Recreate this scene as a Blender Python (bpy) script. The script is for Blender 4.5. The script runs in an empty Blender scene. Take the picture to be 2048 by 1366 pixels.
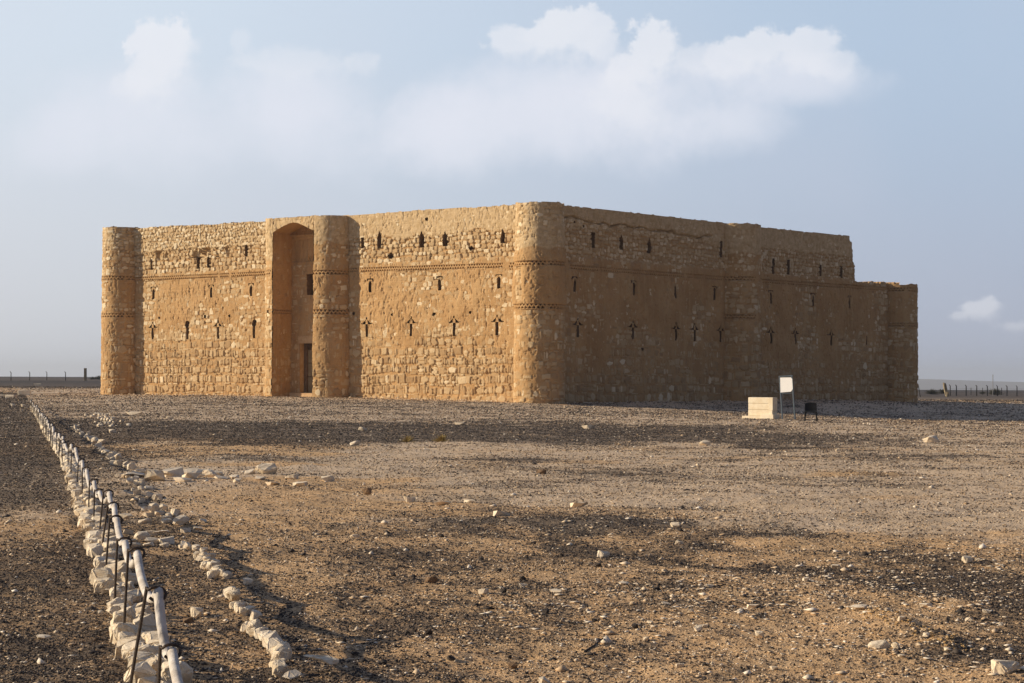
import bpy, bmesh, math, random
import numpy as np
from mathutils import Vector, Matrix
R = math.radians
random.seed(7)
rng = np.random.default_rng(11)
SC = bpy.context.scene
COL = SC.collection
PI = math.pi

# ------------------------------------------------------------------ camera
cam_d = bpy.data.cameras.new('camera')
cam_d.sensor_width = 36.0
cam_d.lens = 70.31
cam_d.shift_y = 0.0405
cam_d.clip_start = 0.1
cam_d.clip_end = 60000
cam = bpy.data.objects.new('camera', cam_d)
COL.objects.link(cam)
cam.matrix_world = Matrix.Translation((0, 0, 1.5)) @ Matrix.Rotation(R(90), 4, 'X') @ Matrix.Rotation(0.004, 4, 'Z')
SC.camera = cam

# ------------------------------------------------------------------ light
SUN_EL, SUN_AZ = 19.0, 87.0          # azimuth counted left of the view axis
to_sun = Vector((-math.sin(R(SUN_AZ)) * math.cos(R(SUN_EL)), math.cos(R(SUN_AZ)) * math.cos(R(SUN_EL)), math.sin(R(SUN_EL))))
sun_d = bpy.data.lights.new('sun', 'SUN')
sun_d.energy = 4.9
sun_d.angle = R(0.55)
sun_d.color = (1.0, 0.83, 0.60)
sun = bpy.data.objects.new('sun', sun_d)
COL.objects.link(sun)
sun.rotation_euler = to_sun.to_track_quat('Z', 'Y').to_euler()
sun.location = (-60, 0, 60)
SC.view_settings.view_transform = 'Standard'
SC.view_settings.look = 'None'
SC.view_settings.exposure = 0.15
SC.view_settings.gamma = 1.0
SC.cycles.max_bounces = 6
SC.cycles.diffuse_bounces = 3
SC.cycles.volume_bounces = 0
SC.cycles.transparent_max_bounces = 8


# ------------------------------------------------------------------ node helpers
class NT:
    def __init__(s, tree):
        s.t = tree
        tree.nodes.clear()

    def new(s, typ, **kw):
        n = s.t.nodes.new(typ)
        for k, v in kw.items():
            setattr(n, k, v)
        return n

    def link(s, a, b):
        s.t.links.new(a, b)

    def put(s, sock, v):
        if hasattr(v, 'is_output') or isinstance(v, bpy.types.NodeSocket):
            s.link(v, sock)
        else:
            if isinstance(v, (tuple, list)) and len(v) == 3 and sock.type == 'RGBA':
                v = (*v, 1)
            sock.default_value = v

    def math(s, op, a, b=0.0, c=0.0, clamp=False):
        n = s.new('ShaderNodeMath', operation=op, use_clamp=clamp)
        s.put(n.inputs[0], a)
        s.put(n.inputs[1], b)
        if op in ('MULTIPLY_ADD', 'SMOOTH_MIN', 'SMOOTH_MAX'):
            s.put(n.inputs[2], c)
        return n.outputs[0]

    def mix(s, f, a, b, mode='MIX'):
        n = s.new('ShaderNodeMix', data_type='RGBA', blend_type=mode)
        s.put(n.inputs['Factor'], f)
        s.put(n.inputs[6], a)
        s.put(n.inputs[7], b)
        return n.outputs[2]

    def step(s, v, lo, hi, a=0.0, b=1.0):
        n = s.new('ShaderNodeMapRange', interpolation_type='SMOOTHSTEP')
        s.put(n.inputs[0], v)
        s.put(n.inputs[1], lo)
        s.put(n.inputs[2], hi)
        s.put(n.inputs[3], a)
        s.put(n.inputs[4], b)
        return n.outputs[0]

    def noise(s, vec, scale, detail=4, rough=0.55, dist=0.0):
        n = s.new('ShaderNodeTexNoise')
        if vec is not None:
            s.link(vec, n.inputs['Vector'])
        n.inputs['Scale'].default_value = scale
        n.inputs['Detail'].default_value = detail
        n.inputs['Roughness'].default_value = rough
        n.inputs['Distortion'].default_value = dist
        return n.outputs['Fac']

    def attr(s, name):
        return s.new('ShaderNodeAttribute', attribute_name=name).outputs['Fac']

    def ramp(s, f, stops):
        n = s.new('ShaderNodeValToRGB')
        e = n.color_ramp.elements
        while len(e) < len(stops):
            e.new(0.5)
        for i, (p, c) in enumerate(stops):
            e[i].position = p
            e[i].color = (*c, 1)
        s.put(n.inputs[0], f)
        return n.outputs[0]

    def mapping(s, vec, scale):
        n = s.new('ShaderNodeMapping')
        s.link(vec, n.inputs[0])
        n.inputs['Scale'].default_value = scale
        return n.outputs[0]

    def bump(s, h, strength, dist):
        n = s.new('ShaderNodeBump')
        n.inputs['Strength'].default_value = strength
        n.inputs['Distance'].default_value = dist
        s.link(h, n.inputs['Height'])
        return n.outputs[0]


def material(name):
    m = bpy.data.materials.new(name)
    m.use_nodes = True
    nt = NT(m.node_tree)
    out = nt.new('ShaderNodeOutputMaterial')
    b = nt.new('ShaderNodeBsdfPrincipled')
    b.inputs['Specular IOR Level'].default_value = 0.15
    b.inputs['Roughness'].default_value = 0.95
    nt.link(b.outputs[0], out.inputs[0])
    return m, nt, b


def simple_mat(name, ca, cb, scale=6.0, rough=0.9, spec=0.2, bump=0.3, bd=0.01, metal=0.0):
    m, nt, b = material(name)
    co = nt.new('ShaderNodeTexCoord').outputs['Object']
    n = nt.noise(co, scale, 6, 0.6)
    nt.link(nt.mix(nt.step(n, 0.35, 0.65), ca, cb), b.inputs['Base Color'])
    b.inputs['Roughness'].default_value = rough
    b.inputs['Specular IOR Level'].default_value = spec
    b.inputs['Metallic'].default_value = metal
    if bump:
        nt.link(nt.bump(nt.noise(co, scale * 6, 5, 0.6), bump, bd), b.inputs['Normal'])
    return m


# ------------------------------------------------------------------ world
world = bpy.data.worlds.new('World')
SC.world = world
world.use_nodes = True
w = NT(world.node_tree)
wout = w.new('ShaderNodeOutputWorld')
bg = w.new('ShaderNodeBackground')
w.link(bg.outputs[0], wout.inputs[0])
SKY_K = 0.1
bg.inputs['Strength'].default_value = SKY_K
sky = w.new('ShaderNodeTexSky', sky_type='NISHITA')
sky.sun_disc = False
sky.sun_elevation = R(SUN_EL)
sky.sun_rotation = R(-SUN_AZ)
sky.air_density = 1.0
sky.dust_density = 2.0
sky.ozone_density = 1.0
tc = w.new('ShaderNodeTexCoord')
sep = w.new('ShaderNodeSeparateXYZ')
w.link(tc.outputs['Generated'], sep.inputs[0])
dx, dy, dz = sep.outputs
ady = w.math('MAXIMUM', w.math('ABSOLUTE', dy), 0.15)
U = w.math('DIVIDE', dx, ady)
V = w.math('DIVIDE', dz, ady)
comb = w.new('ShaderNodeCombineXYZ')
w.link(U, comb.inputs[0])
w.link(V, comb.inputs[1])
uv = comb.outputs[0]


def S3(c):     # 0..255 display colour -> scene linear, over the background strength
    return tuple((((v / 255 + 0.055) / 1.055) ** 2.4) / SKY_K for v in c)


# overcast veil: brighter to the left (towards the sun), bluer to the upper right
hor = w.mix(w.step(U, -0.30, 0.27), S3((205, 210, 219)), S3((168, 178, 199)))
zen = w.mix(w.step(U, -0.30, 0.27), S3((208, 221, 236)), S3((175, 194, 217)))
veil = w.mix(w.step(V, 0.0, 0.185), hor, zen)
glow = w.step(dx, 0.2, -1.0)
veil = w.mix(w.math('MULTIPLY', glow, 0.30), veil, S3((236, 228, 214)))
veil = w.mix(w.step(V, 0.22, 0.9), veil, S3((84, 108, 150)))  # sky above the frame deepened to lower the fill on shaded walls
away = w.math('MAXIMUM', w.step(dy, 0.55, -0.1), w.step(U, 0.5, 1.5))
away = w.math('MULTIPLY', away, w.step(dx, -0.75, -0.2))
veil = w.mix(away, veil, S3((70, 80, 106)))  # unseen sky behind and far right darkened to deepen the shaded walls
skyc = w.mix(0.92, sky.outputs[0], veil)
wn1 = w.noise(uv, 16.0, 5, 0.6)
wn2 = w.noise(w.mapping(uv, (1, 1, 1)), 42.0, 6, 0.62)
wn3 = w.noise(uv, 7.0, 3, 0.5)
# directions of the cloud masses: u, v, half-width, half-height, edge softness, strength
SHARP = [(-.173, .166, .017, .020, .25, 1), (-.180, .156, .014, .018, .4, .8), (-.192, .150, .012, .010, .5, .5), (-.105, .160, .034, .010, .7, .45), (-.076, .161, .012, .008, .5, .35),
         (.004, .172, .018, .009, .35, .85), (.022, .176, .016, .014, .25, 1), (.036, .176, .014, .012, .3, .9), (.046, .170, .008, .009, .4, .7),
         (.071, .168, .014, .017, .25, 1), (.062, .158, .014, .012, .5, .8), (.060, .142, .018, .020, .8, .6), (.094, .164, .014, .009, .5, .6), (.110, .163, .014, .010, .4, .75), (.128, .169, .020, .012, .3, .95),
         (.146, .169, .018, .011, .35, .9), (.166, .160, .014, .009, .5, .6), (.235, .040, .013, .0065, .5, .7), (.224, .037, .007, .004, .6, .5), (.252, .032, .010, .004, .8, .4), (-.136, .172, .005, .006, .7, .35)]
SOFT = [(-.19, .140, .05, .022, 1, .55), (-.16, .122, .075, .028, 1, .6), (-.105, .145, .045, .020, 1, .65), (-.10, .125, .05, .022, 1, .4), (-.225, .122, .035, .020, 1, .5),
        (.005, .135, .065, .026, 1, .75), (.03, .150, .055, .020, 1, .6), (-.045, .130, .035, .020, 1, .6), (.06, .135, .045, .024, 1, .65),
        (.108, .132, .036, .017, 1, .7), (.12, .155, .055, .014, 1, .55), (.075, .150, .04, .022, 1, .6), (-.02, .122, .04, .018, 1, .5), (.15, .153, .035, .012, 1, .4)]


def blob(b, warp, crisp=False):
    u0, v0, a, c, soft, k = b
    v0 = v0 - (.003 if crisp else .002)
    du = w.math('DIVIDE', w.math('SUBTRACT', U, u0), a)
    dv = w.math('DIVIDE', w.math('SUBTRACT', V, v0), c)
    d = w.math('SQRT', w.math('ADD', w.math('MULTIPLY', du, du), w.math('MULTIPLY', dv, dv)))
    d = w.math('ADD', d, warp)
    if crisp:      # crisp sunlit heads, undersides that dissolve
        inner = w.step(w.math('ADD', dv, w.math('MULTIPLY', du, -.4)), -0.8, 0.5, -.1, 1.02 - .5 * soft)
        return w.step(d, 1.25, inner, 0.0, k)
    return w.step(d, 1.30, 1.25 - 0.9 * soft - 0.25, 0.0, k)


wn4 = w.noise(uv, 110.0, 4, 0.6)
warpS = w.math('ADD', w.math('ADD', w.math('MULTIPLY_ADD', wn4, .9, -.45), w.math('MULTIPLY_ADD', wn2, 2.1, -1.05)), w.math('MULTIPLY_ADD', wn1, 1.5, -.75))
warpL = w.math('ADD', w.math('MULTIPLY_ADD', wn1, 1.9, -.95), w.math('MULTIPLY_ADD', wn3, 1.0, -0.5))


def union(lst, warp, crisp=False):
    acc = None
    for b in lst:
        m = blob(b, warp, crisp)
        if acc is None:
            acc = m
        else:      # 1-(1-a)(1-b)
            acc = w.math('SUBTRACT', w.math('ADD', acc, m), w.math('MULTIPLY', acc, m))
    return acc


front = w.step(dy, 0.1, 0.4)
soft = w.math('MULTIPLY', w.math('MULTIPLY', union(SOFT, warpL), front), 1.0)
sharp = w.math('MULTIPLY', union(SHARP, warpS, True), front)
skyc = w.mix(w.math('MULTIPLY', w.step(wn3, 0.35, 0.75), 0.18), skyc, S3((198, 200, 214)))
skyc = w.mix(soft, skyc, w.mix(wn1, S3((216, 220, 232)), S3((226, 229, 238))))
skyc = w.mix(w.math('MULTIPLY', sharp, 0.72), skyc, w.mix(wn1, S3((224, 227, 236)), S3((236, 236, 239))))
below = w.step(dz, -0.02, -0.002)
skyc = w.mix(below, S3((120, 110, 100)), skyc)
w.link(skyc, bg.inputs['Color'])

# ------------------------------------------------------------------ numpy noise
_T = np.random.default_rng(5).random((8, 512, 512)).astype(np.float32)


def vnoise(x, y, seed=0):
    T = _T[seed % 8]
    o = (seed * 37) % 512
    xi = np.floor(x)
    yi = np.floor(y)
    fx = x - xi
    fy = y - yi
    fx = fx * fx * (3 - 2 * fx)
    fy = fy * fy * (3 - 2 * fy)
    xi = (xi.astype(np.int64) + o) & 511
    yi = (yi.astype(np.int64) + o) & 511
    x1 = (xi + 1) & 511
    y1 = (yi + 1) & 511
    return (T[xi, yi] * (1 - fx) + T[x1, yi] * fx) * (1 - fy) + (T[xi, y1] * (1 - fx) + T[x1, y1] * fx) * fy


def fbm(x, y, octv=4, seed=0, gain=0.5):
    s = 0
    a = 1.0
    t = 0
    for i in range(octv):
        s = s + a * vnoise(x * 2 ** i + 13.7 * i, y * 2 ** i + 7.1 * i, seed + i)
        t += a
        a *= gain
    return s / t          # 0..1


def sst(a, b, x):
    t = np.clip((x - a) / (b - a), 0, 1)
    return t * t * (3 - 2 * t)


# ------------------------------------------------------------------ mesh helpers
def np_mesh(name, verts, faces, mat=None, attrs=None, smooth=False):
    """faces: (n,k) int array"""
    me = bpy.data.meshes.new(name)
    verts = np.ascontiguousarray(verts, dtype=np.float32)
    faces = np.ascontiguousarray(faces, dtype=np.int32)
    n, k = faces.shape
    me.vertices.add(len(verts))
    me.vertices.foreach_set('co', verts.ravel())
    me.loops.add(n * k)
    me.loops.foreach_set('vertex_index', faces.ravel())
    me.polygons.add(n)
    me.polygons.foreach_set('loop_start', np.arange(0, n * k, k, dtype=np.int32))
    me.polygons.foreach_set('loop_total', np.full(n, k, dtype=np.int32))
    if smooth:
        me.polygons.foreach_set('use_smooth', np.ones(n, dtype=bool))
    me.update(calc_edges=True)
    for an, av in (attrs or {}).items():
        a = me.attributes.new(an, 'FLOAT', 'POINT')
        a.data.foreach_set('value', np.ascontiguousarray(av, dtype=np.float32))
    if mat:
        me.materials.append(mat)
    return me


def link_obj(name, me, parent=None, loc=None, label=None, cat=None, group=None, kind=None):
    o = bpy.data.objects.new(name, me)
    COL.objects.link(o)
    if parent:
        o.parent = parent
    if loc is not None:
        o.location = loc
    if label:
        o['label'] = label
    if cat:
        o['category'] = cat
    if group:
        o['group'] = group
    if kind:
        o['kind'] = kind
    return o


def empty(name, loc=(0, 0, 0), rz=0.0, **kw):
    o = link_obj(name, None, loc=loc, **kw)
    o.rotation_euler = (0, 0, rz)
    o.empty_display_size = 0.3
    return o


def bm_obj(name, bm, mat, parent=None, smooth=False, **kw):
    me = bpy.data.meshes.new(name)
    bm.normal_update()
    bm.to_mesh(me)
    bm.free()
    if smooth:
        me.polygons.foreach_set('use_smooth', [True] * len(me.polygons))
    if mat:
        me.materials.append(mat)
    return link_obj(name, me, parent, **kw)


def add_box(bm, c, s, rot=None, bevel=0.0):
    r = bmesh.ops.create_cube(bm, size=1.0)
    vs = r['verts']
    M = Matrix.Translation(c) @ (rot if rot is not None else Matrix.Identity(4)) @ Matrix.Diagonal((*s, 1))
    bmesh.ops.transform(bm, matrix=M, verts=vs)
    if bevel:
        es = list({e for v in vs for e in v.link_edges})
        bmesh.ops.bevel(bm, geom=es, offset=bevel, segments=2, affect='EDGES', profile=0.6)
    return vs


def add_tube(bm, pts, rad, seg=8):
    rings = []
    n = len(pts)
    prev = None
    for i, p in enumerate(pts):
        p = Vector(p)
        d = (Vector(pts[min(i + 1, n - 1)]) - Vector(pts[max(i - 1, 0)])).normalized()
        if prev is None:
            a = d.orthogonal().normalized()
        else:
            a = (prev - d * prev.dot(d)).normalized()
        prev = a
        b = d.cross(a)
        r = rad[i] if isinstance(rad, (list, tuple)) else rad
        rings.append([bm.verts.new(p + (a * math.cos(t) + b * math.sin(t)) * r) for t in [2 * PI * k / seg for k in range(seg)]])
    for i in range(n - 1):
        for k in range(seg):
            bm.faces.new((rings[i][k], rings[i][(k + 1) % seg], rings[i + 1][(k + 1) % seg], rings[i + 1][k]))
    bm.faces.new(rings[0][::-1])
    bm.faces.new(rings[-1])


# ------------------------------------------------------------------ terrain height
CP = np.array([(0, 0, 0), (0, -30, 0), (-15, 5, 0), (15, 5, 0), (-2, 12, 0), (5, 12, 0), (0, 30, 0), (-8, 34, 0), (8, 34, 0), (-27, 112, .05), (-14, 60, 0), (0, 60, 0), (15, 60, -.05),
               (12, 94, -.15), (2, 141, 0), (-6, 149, .2), (-16, 158, .33), (-35, 173, .33), (-60, 170, .25), (-45, 130, .1), (-12, 110, .05),
               (10, 142, -.3), (17, 143, -.52), (28, 146, -.98), (36, 139, -1.05), (55, 130, -1.3), (12, 154, 0.0), (21, 166, .12), (29, 175, .08), (38, 186, -.15), (46, 181, -.45), (62, 190, -.6),
               (30, 90, -.35), (50, 100, -.9), (-60, 210, .3), (-20, 210, .3), (20, 220, .2), (60, 230, -.2), (-70, 250, .7), (60, 280, -.3)], float)


def _mq(a, b):
    return np.sqrt(((a[:, None, :] - b[None, :, :]) ** 2).sum(-1) + 36.0)


_W = np.linalg.solve(_mq(CP[:, :2], CP[:, :2]) + 0.0 * np.eye(len(CP)), CP[:, 2])


def terrain(x, y):
    x = np.asarray(x, float)
    y = np.asarray(y, float)
    sh = x.shape
    P = np.stack([x.ravel(), y.ravel()], 1)
    z = np.zeros(len(P))
    for i in range(len(CP)):
        z += _W[i] * np.sqrt((P[:, 0] - CP[i, 0]) ** 2 + (P[:, 1] - CP[i, 1]) ** 2 + 36.0)
    r = np.hypot(P[:, 0], P[:, 1])
    az = np.arctan2(P[:, 0], P[:, 1])
    L = np.interp(r, [0, 180, 250, 300, 335, 420, 700, 1500, 9000], [0, .3, .72, 1.25, 1.6, 1.62, 2.6, 4.7, 4.7])
    Rr = np.interp(r, [0, 200, 327, 1000, 3000, 9000], [0, -.5, -.3, -1.05, -6.2, -22.0])
    t = sst(-0.10, 0.14, az) * (np.abs(az) < 1.8) + 0.5 * (np.abs(az) >= 1.8)
    far = L * (1 - t) + Rr * t
    k = sst(190, 270, r)
    z = np.clip(z, -2, 2) * (1 - k) + far * k
    return z.reshape(sh)


def micro(x, y, r):
    """small-scale relief of the soil"""
    a = (fbm(x * 0.35, y * 0.35, 3, 2) - .5) * 0.10 + (fbm(x * 1.9, y * 1.9, 3, 3) - .5) * 0.075
    b = (fbm(x * 9, y * 9, 3, 4) - .5) * 0.036 * np.exp(-r / 40)
    return a * sst(2, 8, r) + b


def gz(x, y):
    x = np.atleast_1d(np.asarray(x, float))
    y = np.atleast_1d(np.asarray(y, float))
    z = terrain(x, y) + micro(x, y, np.hypot(x, y)) + bank(x, y)
    return z if len(z) > 1 else float(z[0])


def bank(x, y):
    """low eroded sandy bank in the right foreground and wheel-worn hollows"""
    # ridge line from (2.45,13.1) to (2.35,11.2)
    t = np.clip((13.3 - y) / 2.3, 0, 1)
    cx = 2.32 + 0.18 * t + 0.05 * np.sin(y * 5)
    on = sst(10.9, 11.3, y) * (1 - sst(12.9, 13.5, y))
    return on * 0.035 * np.exp(-((x - cx) / 0.13) ** 2) * (0.6 + 0.8 * fbm(x * 6, y * 6, 2, 6))


def G(px, py, z=0.0):
    """where the line of sight through a photo point meets the ground: used for measuring positions"""
    a = (px - 1024) + .004 * (py - 766)
    b = (py - 766) - .004 * (px - 1024)
    d = (1.5 - z) * 4000 / b
    return a / 4000 * d, d


# ------------------------------------------------------------------ ground cover masks (world metres)
def ell(x, y, cx, cy, rx, ry, ang=0.0):
    c, s = math.cos(ang), math.sin(ang)
    u = (x - cx) * c + (y - cy) * s
    v = -(x - cx) * s + (y - cy) * c
    return np.exp(-((u / rx) ** 2 + (v / ry) ** 2))


def fence_x(y):
    return -1.84 - 0.2370 * (y - 9.65) - 0.0118 * np.maximum(y - 35, 0)


def cover(x, y):
    r = np.hypot(x, y)
    n1 = fbm(x * 0.45 + 9, y * 0.28, 4, 1)
    n2 = fbm(x * 1.7, y * 1.1 + 5, 4, 2)
    n3 = fbm(x * 0.12 + 3, y * 0.10, 4, 3)
    n5 = fbm(x * 5.0, y * 4.0 + 2, 3, 7)
    n = (n1 - .5) * 1.3 + (n2 - .5) * 1.3 + (n5 - .5) * 1.0 * np.exp(-r / 60)
    d = 0.15 + 0.10 * (1 - sst(18, 24, y))
    # band of dark gravel half way to the castle, fading to the right
    band = sst(46, 52, y + 6 * (n1 - .5)) * (1 - sst(68, 84, y + 14 * (n3 - .5)))
    d = d + band * (0.95 - 0.75 * sst(4, 14, x)) * (1 - .2 * sst(-9, -16, x))
    # thinner gravel in front of the walls
    d = d + 0.30 * sst(72, 90, y) * (1 - sst(140, 190, y))
    d = d + 0.30 * sst(10, 26, x) * sst(66, 90, y) * (1 - sst(80, 95, y))
    # strip between rope fence and inner row, and the fenced plot
    fx = fence_x(y)
    plot = sst(0.1, -0.25, x - fx)
    d = np.where(x < fx + 0.1, 0.95 + 0.0 * d, d)
    d = d - plot * 0.75 * ell(x, y, -5.0, 21.3, 1.5, 2.6) - plot * .2 * ell(x, y, -3.2, 13.4, .8, 1.0)
    strip = sst(0.0, 0.3, x - fx) * sst(1.5, 0.9, x - fx)
    d = d + strip * 0.55 * (1 - sst(60, 90, y)) * (1 - .5 * ell(x, y, -3.0, 22, 1.6, 4))
    # diagonal dark sweep through the right foreground
    up = np.interp(x, [-2, -.9, 1.3, 3.2, 5, 8], [25, 25, 22.2, 20.6, 17.9, 14])
    lo = np.interp(x, [-2, -.6, 1.4, 2.7, 3.4, 8], [21, 20.2, 15.6, 13.6, 12.4, 9])
    sweep = sst(-.8, .8, up - y + 2.2 * (n2 - .5)) * sst(-1.0, 1.0, y - lo + 3 * (n2 - .5)) * sst(-1.4, -.2, x)
    d = d + sweep * (0.26 + .32 * sst(.38, .62, n2 * .5 + n1 * .5))
    for e in [(-.55, 12.7, .75, .9, .75), (1.5, 13.4, .9, .5, .45), (2.75, 11.1, .5, .9, .75), (-1.1, 17.5, .7, 1.3, .55), (-.2, 15.0, 1.2, .7, .3), (.6, 11.0, .7, .5, .4),
              (-.55, 10.5, .35, .7, .5), (-1.2, 13.8, .35, .9, .4), (.25, 10.0, .4, .4, .3), (1.25, 10.2, .4, .6, .35), (-7.5, 42, 3.5, 5, .6), (-9.5, 62, 4, 9, .5), (-3.6, 38, 2.2, 1.8, .35),
              (-.75, 11.6, .16, 1.3, .35), (-.35, 10.2, .3, .5, .3), (2.0, 14.6, 2.2, .8, .22), (.3, 16.5, 1.6, 1.2, .18), (4, 32, 3.2, 1.0, .35), (1.5, 33, 1.5, .8, .35), (8.2, 40, 2, 1.0, .55), (6.5, 36, 2.5, .8, .35), (3.0, 27.5, .8, .5, .45), (-0.1, 39, 1.2, 1.2, .4)]:
        d = d + e[4] * ell(x, y, *e[:4])
    for e in [(-7.2, 46, 2.6, 1.3, .55), (-5.6, 42, 2.4, 1.0, .5), (-8.5, 52, 3.0, 1.4, .4), (-4.2, 36.5, 1.8, .7, .45), (-3.4, 31, 1.5, .8, .4), (-1.9, 27, 1.6, .8, .35), (-1.2, 24.4, 1.2, .5, .3)]:
        d = d - e[4] * ell(x, y, *e[:4])
    # clear pale gravel field
    field = sst(19, 23, y) * (1 - sst(46, 52, y)) * sst(-2.8, -.8, x)
    d = d - .14 * field * sst(.52, .40, n1) + field * (.42 * sst(.54, .66, fbm(x * .5, y * .9 + 31, 4, 5)) + .25 * sst(.52, .62, n3))
    d = np.clip(d + n * (.70 - .40 * field) * (1 - .55 * plot), 0, 1)
    # sand (orange earth) against beige gravel
    s = 0.85 * (1 - sst(17.5, 23, y + 3 * (n2 - .5)))
    s = s + .75 * ell(x, y, -3.2, 27, 2.6, 6) + .8 * ell(x, y, -7, 45, 3.2, 8) + .5 * ell(x, y, -11, 62, 4, 12) + .35 * ell(x, y, 3.6, 27, 3, 2) + .3 * ell(x, y, 7, 33, 3, 3)
    for e in [(-7.2, 46, 2.6, 1.3, .8), (-5.6, 42, 2.4, 1.0, .8), (-8.5, 52, 3.0, 1.4, .7), (-4.2, 36.5, 1.8, .7, .8), (-3.4, 31, 1.5, .8, .6)]:
        s = s + e[4] * ell(x, y, *e[:4])
    # blown sand at the foot of the front wall
    wd_ = -((x - 1.97) * .643 + (y - 145.2) * .766)
    foot = sst(3.2, .4, wd_) * (wd_ > -1) * (x < 4) * (x > -36)
    s = s + .8 * foot
    d = d - .5 * foot
    s = s + .25 * sst(-.2, .3, fx - x)
    s = s + .5 * sst(84, 90, y) * (1 - sst(97, 103, y)) * sst(12, 18, x)
    s = np.clip(s + (n1 - .5) * .7 + (n3 - .5) * .5, 0, 1)
    s = s + field * .45 * sst(.50, .62, fbm(x * .16 + 5, y * .30 + 11, 3, 6))
    s = np.clip(s, 0, 1)
    # far land
    az = np.arctan2(x, y)
    fdark = sst(235, 262, r) * (1 - .45 * sst(328, 342, r)) * sst(.02, -.05, az) + .95 * sst(600, 900, r) * sst(.02, -.05, az)
    fdark = fdark + sst(.06, .1, az) * (.62 * sst(190, 230, r) + .3 * sst(500, 900, r))
    d = np.where(r > 190, np.clip(d * (1 - sst(190, 230, r)) + fdark + .12, 0, 1), d)
    s = s * (1 - .6 * sst(200, 500, r)) + .35 * sst(150, 200, r) * (1 - sst(230, 330, r))
    return d, np.clip(s, 0, 1)


# ------------------------------------------------------------------ ground sheet
rr = [0.0]
r_ = 0.6
radii = []
while r_ < 5.5:
    radii.append(r_)
    r_ *= 1.08
while r_ < 60:
    radii.append(r_)
    r_ *= 1.0038
while r_ < 230:
    radii.append(r_)
    r_ *= 1.007
while r_ < 12000:
    radii.append(r_)
    r_ *= 1.04
radii = np.array(radii)
th_f = np.linspace(-0.34, 0.34, 620)
th_s = np.linspace(0.34, 2 * PI - 0.34, 90)[1:-1]
ths = np.concatenate([th_f, th_s])
nr, nt_ = len(radii), len(ths)
RR, TT = np.meshgrid(radii, ths, indexing='ij')
GX = RR * np.sin(TT)
GY = RR * np.cos(TT)
GZ = terrain(GX, GY) + micro(GX, GY, RR) * (RR < 400) + bank(GX, GY)
gd, gs = cover(GX, GY)
idx = np.arange(nr * nt_).reshape(nr, nt_)
nx = np.roll(idx, -1, axis=1)
q = np.stack([idx[:-1], idx[1:], nx[1:], nx[:-1]], -1).reshape(-1, 4)
gm, g, gb = material('desert_soil')
co = g.new('ShaderNodeTexCoord').outputs['Object']
gsep = g.new('ShaderNodeSeparateXYZ')
g.link(co, gsep.inputs[0])
dist = g.math('SQRT', g.math('ADD', g.math('MULTIPLY', gsep.outputs[0], gsep.outputs[0]), g.math('MULTIPLY', gsep.outputs[1], gsep.outputs[1])))
aD, aS = g.attr('dark'), g.attr('sand')
f1 = g.noise(co, 60, 4, .65)
f2 = g.noise(co, 17, 5, .65)
f3 = g.noise(co, 4.5, 5, .65)
f4 = g.noise(co, .8, 5, .6)
f5 = g.noise(co, 130, 2, .5)
sandc = g.mix(g.step(f3, .3, .7), (.58, .36, .175), (.78, .53, .295))
gravc = g.mix(g.step(f2, .3, .7), (.56, .425, .29), (.82, .65, .47))
base = g.mix(g.step(g.math('ADD', aS, g.math('MULTIPLY_ADD', f3, .8, -.4)), .3, .7), gravc, sandc)
base = g.mix(g.step(f4, .35, .7, 0, .35), base, (.56, .39, .215))
base = g.mix(g.step(f5, .55, .75, 0, .35), base, (.70, .58, .43))
base = g.mix(g.step(f5, .42, .28, 0, .45), base, (.19, .13, .08))
mixn = g.math('ADD', g.math('MULTIPLY', f1, .35), g.math('ADD', g.math('MULTIPLY', f2, .38), g.math('MULTIPLY', f3, .27)))
dk = g.step(g.math('ADD', aD, g.math('MULTIPLY_ADD', mixn, 4.6, -2.3)), .30, .95)
darkc = g.mix(g.step(f5, .4, .62), (.045, .038, .034), (.18, .14, .105))
darkc = g.mix(g.step(dist, 190, 260), darkc, (.040, .037, .040))
base = g.mix(g.step(dist, 205, 330, 0, .88), base, (.10, .082, .07))
base = g.mix(g.math('MULTIPLY', dk, .85), base, darkc)
g.link(base, gb.inputs['Base Color'])
hh = g.math('ADD', g.math('MULTIPLY', f1, .5), g.math('ADD', f2, g.math('MULTIPLY', f5, .25)))
g.link(g.bump(hh, .9, .035), gb.inputs['Normal'])
gme = np_mesh('ground', np.stack([GX, GY, GZ], -1).reshape(-1, 3), q[:, ::-1], gm, {'dark': gd.ravel(), 'sand': gs.ravel()}, smooth=True)
link_obj('ground', gme, kind='structure')
# centre patch under the camera
cv = [(0, 0, 0)] + [(radii[0] * math.sin(t), radii[0] * math.cos(t), float(z)) for t, z in zip(ths, GZ[0])]
bm = bmesh.new()
vs = [bm.verts.new(v) for v in cv]
for i in range(1, len(vs)):
    bm.faces.new((vs[0], vs[i], vs[i % (len(vs) - 1) + 1]))
bmesh.ops.recalc_face_normals(bm, faces=bm.faces)
bm_obj('ground_patch', bm, gm, kind='structure')


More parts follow.
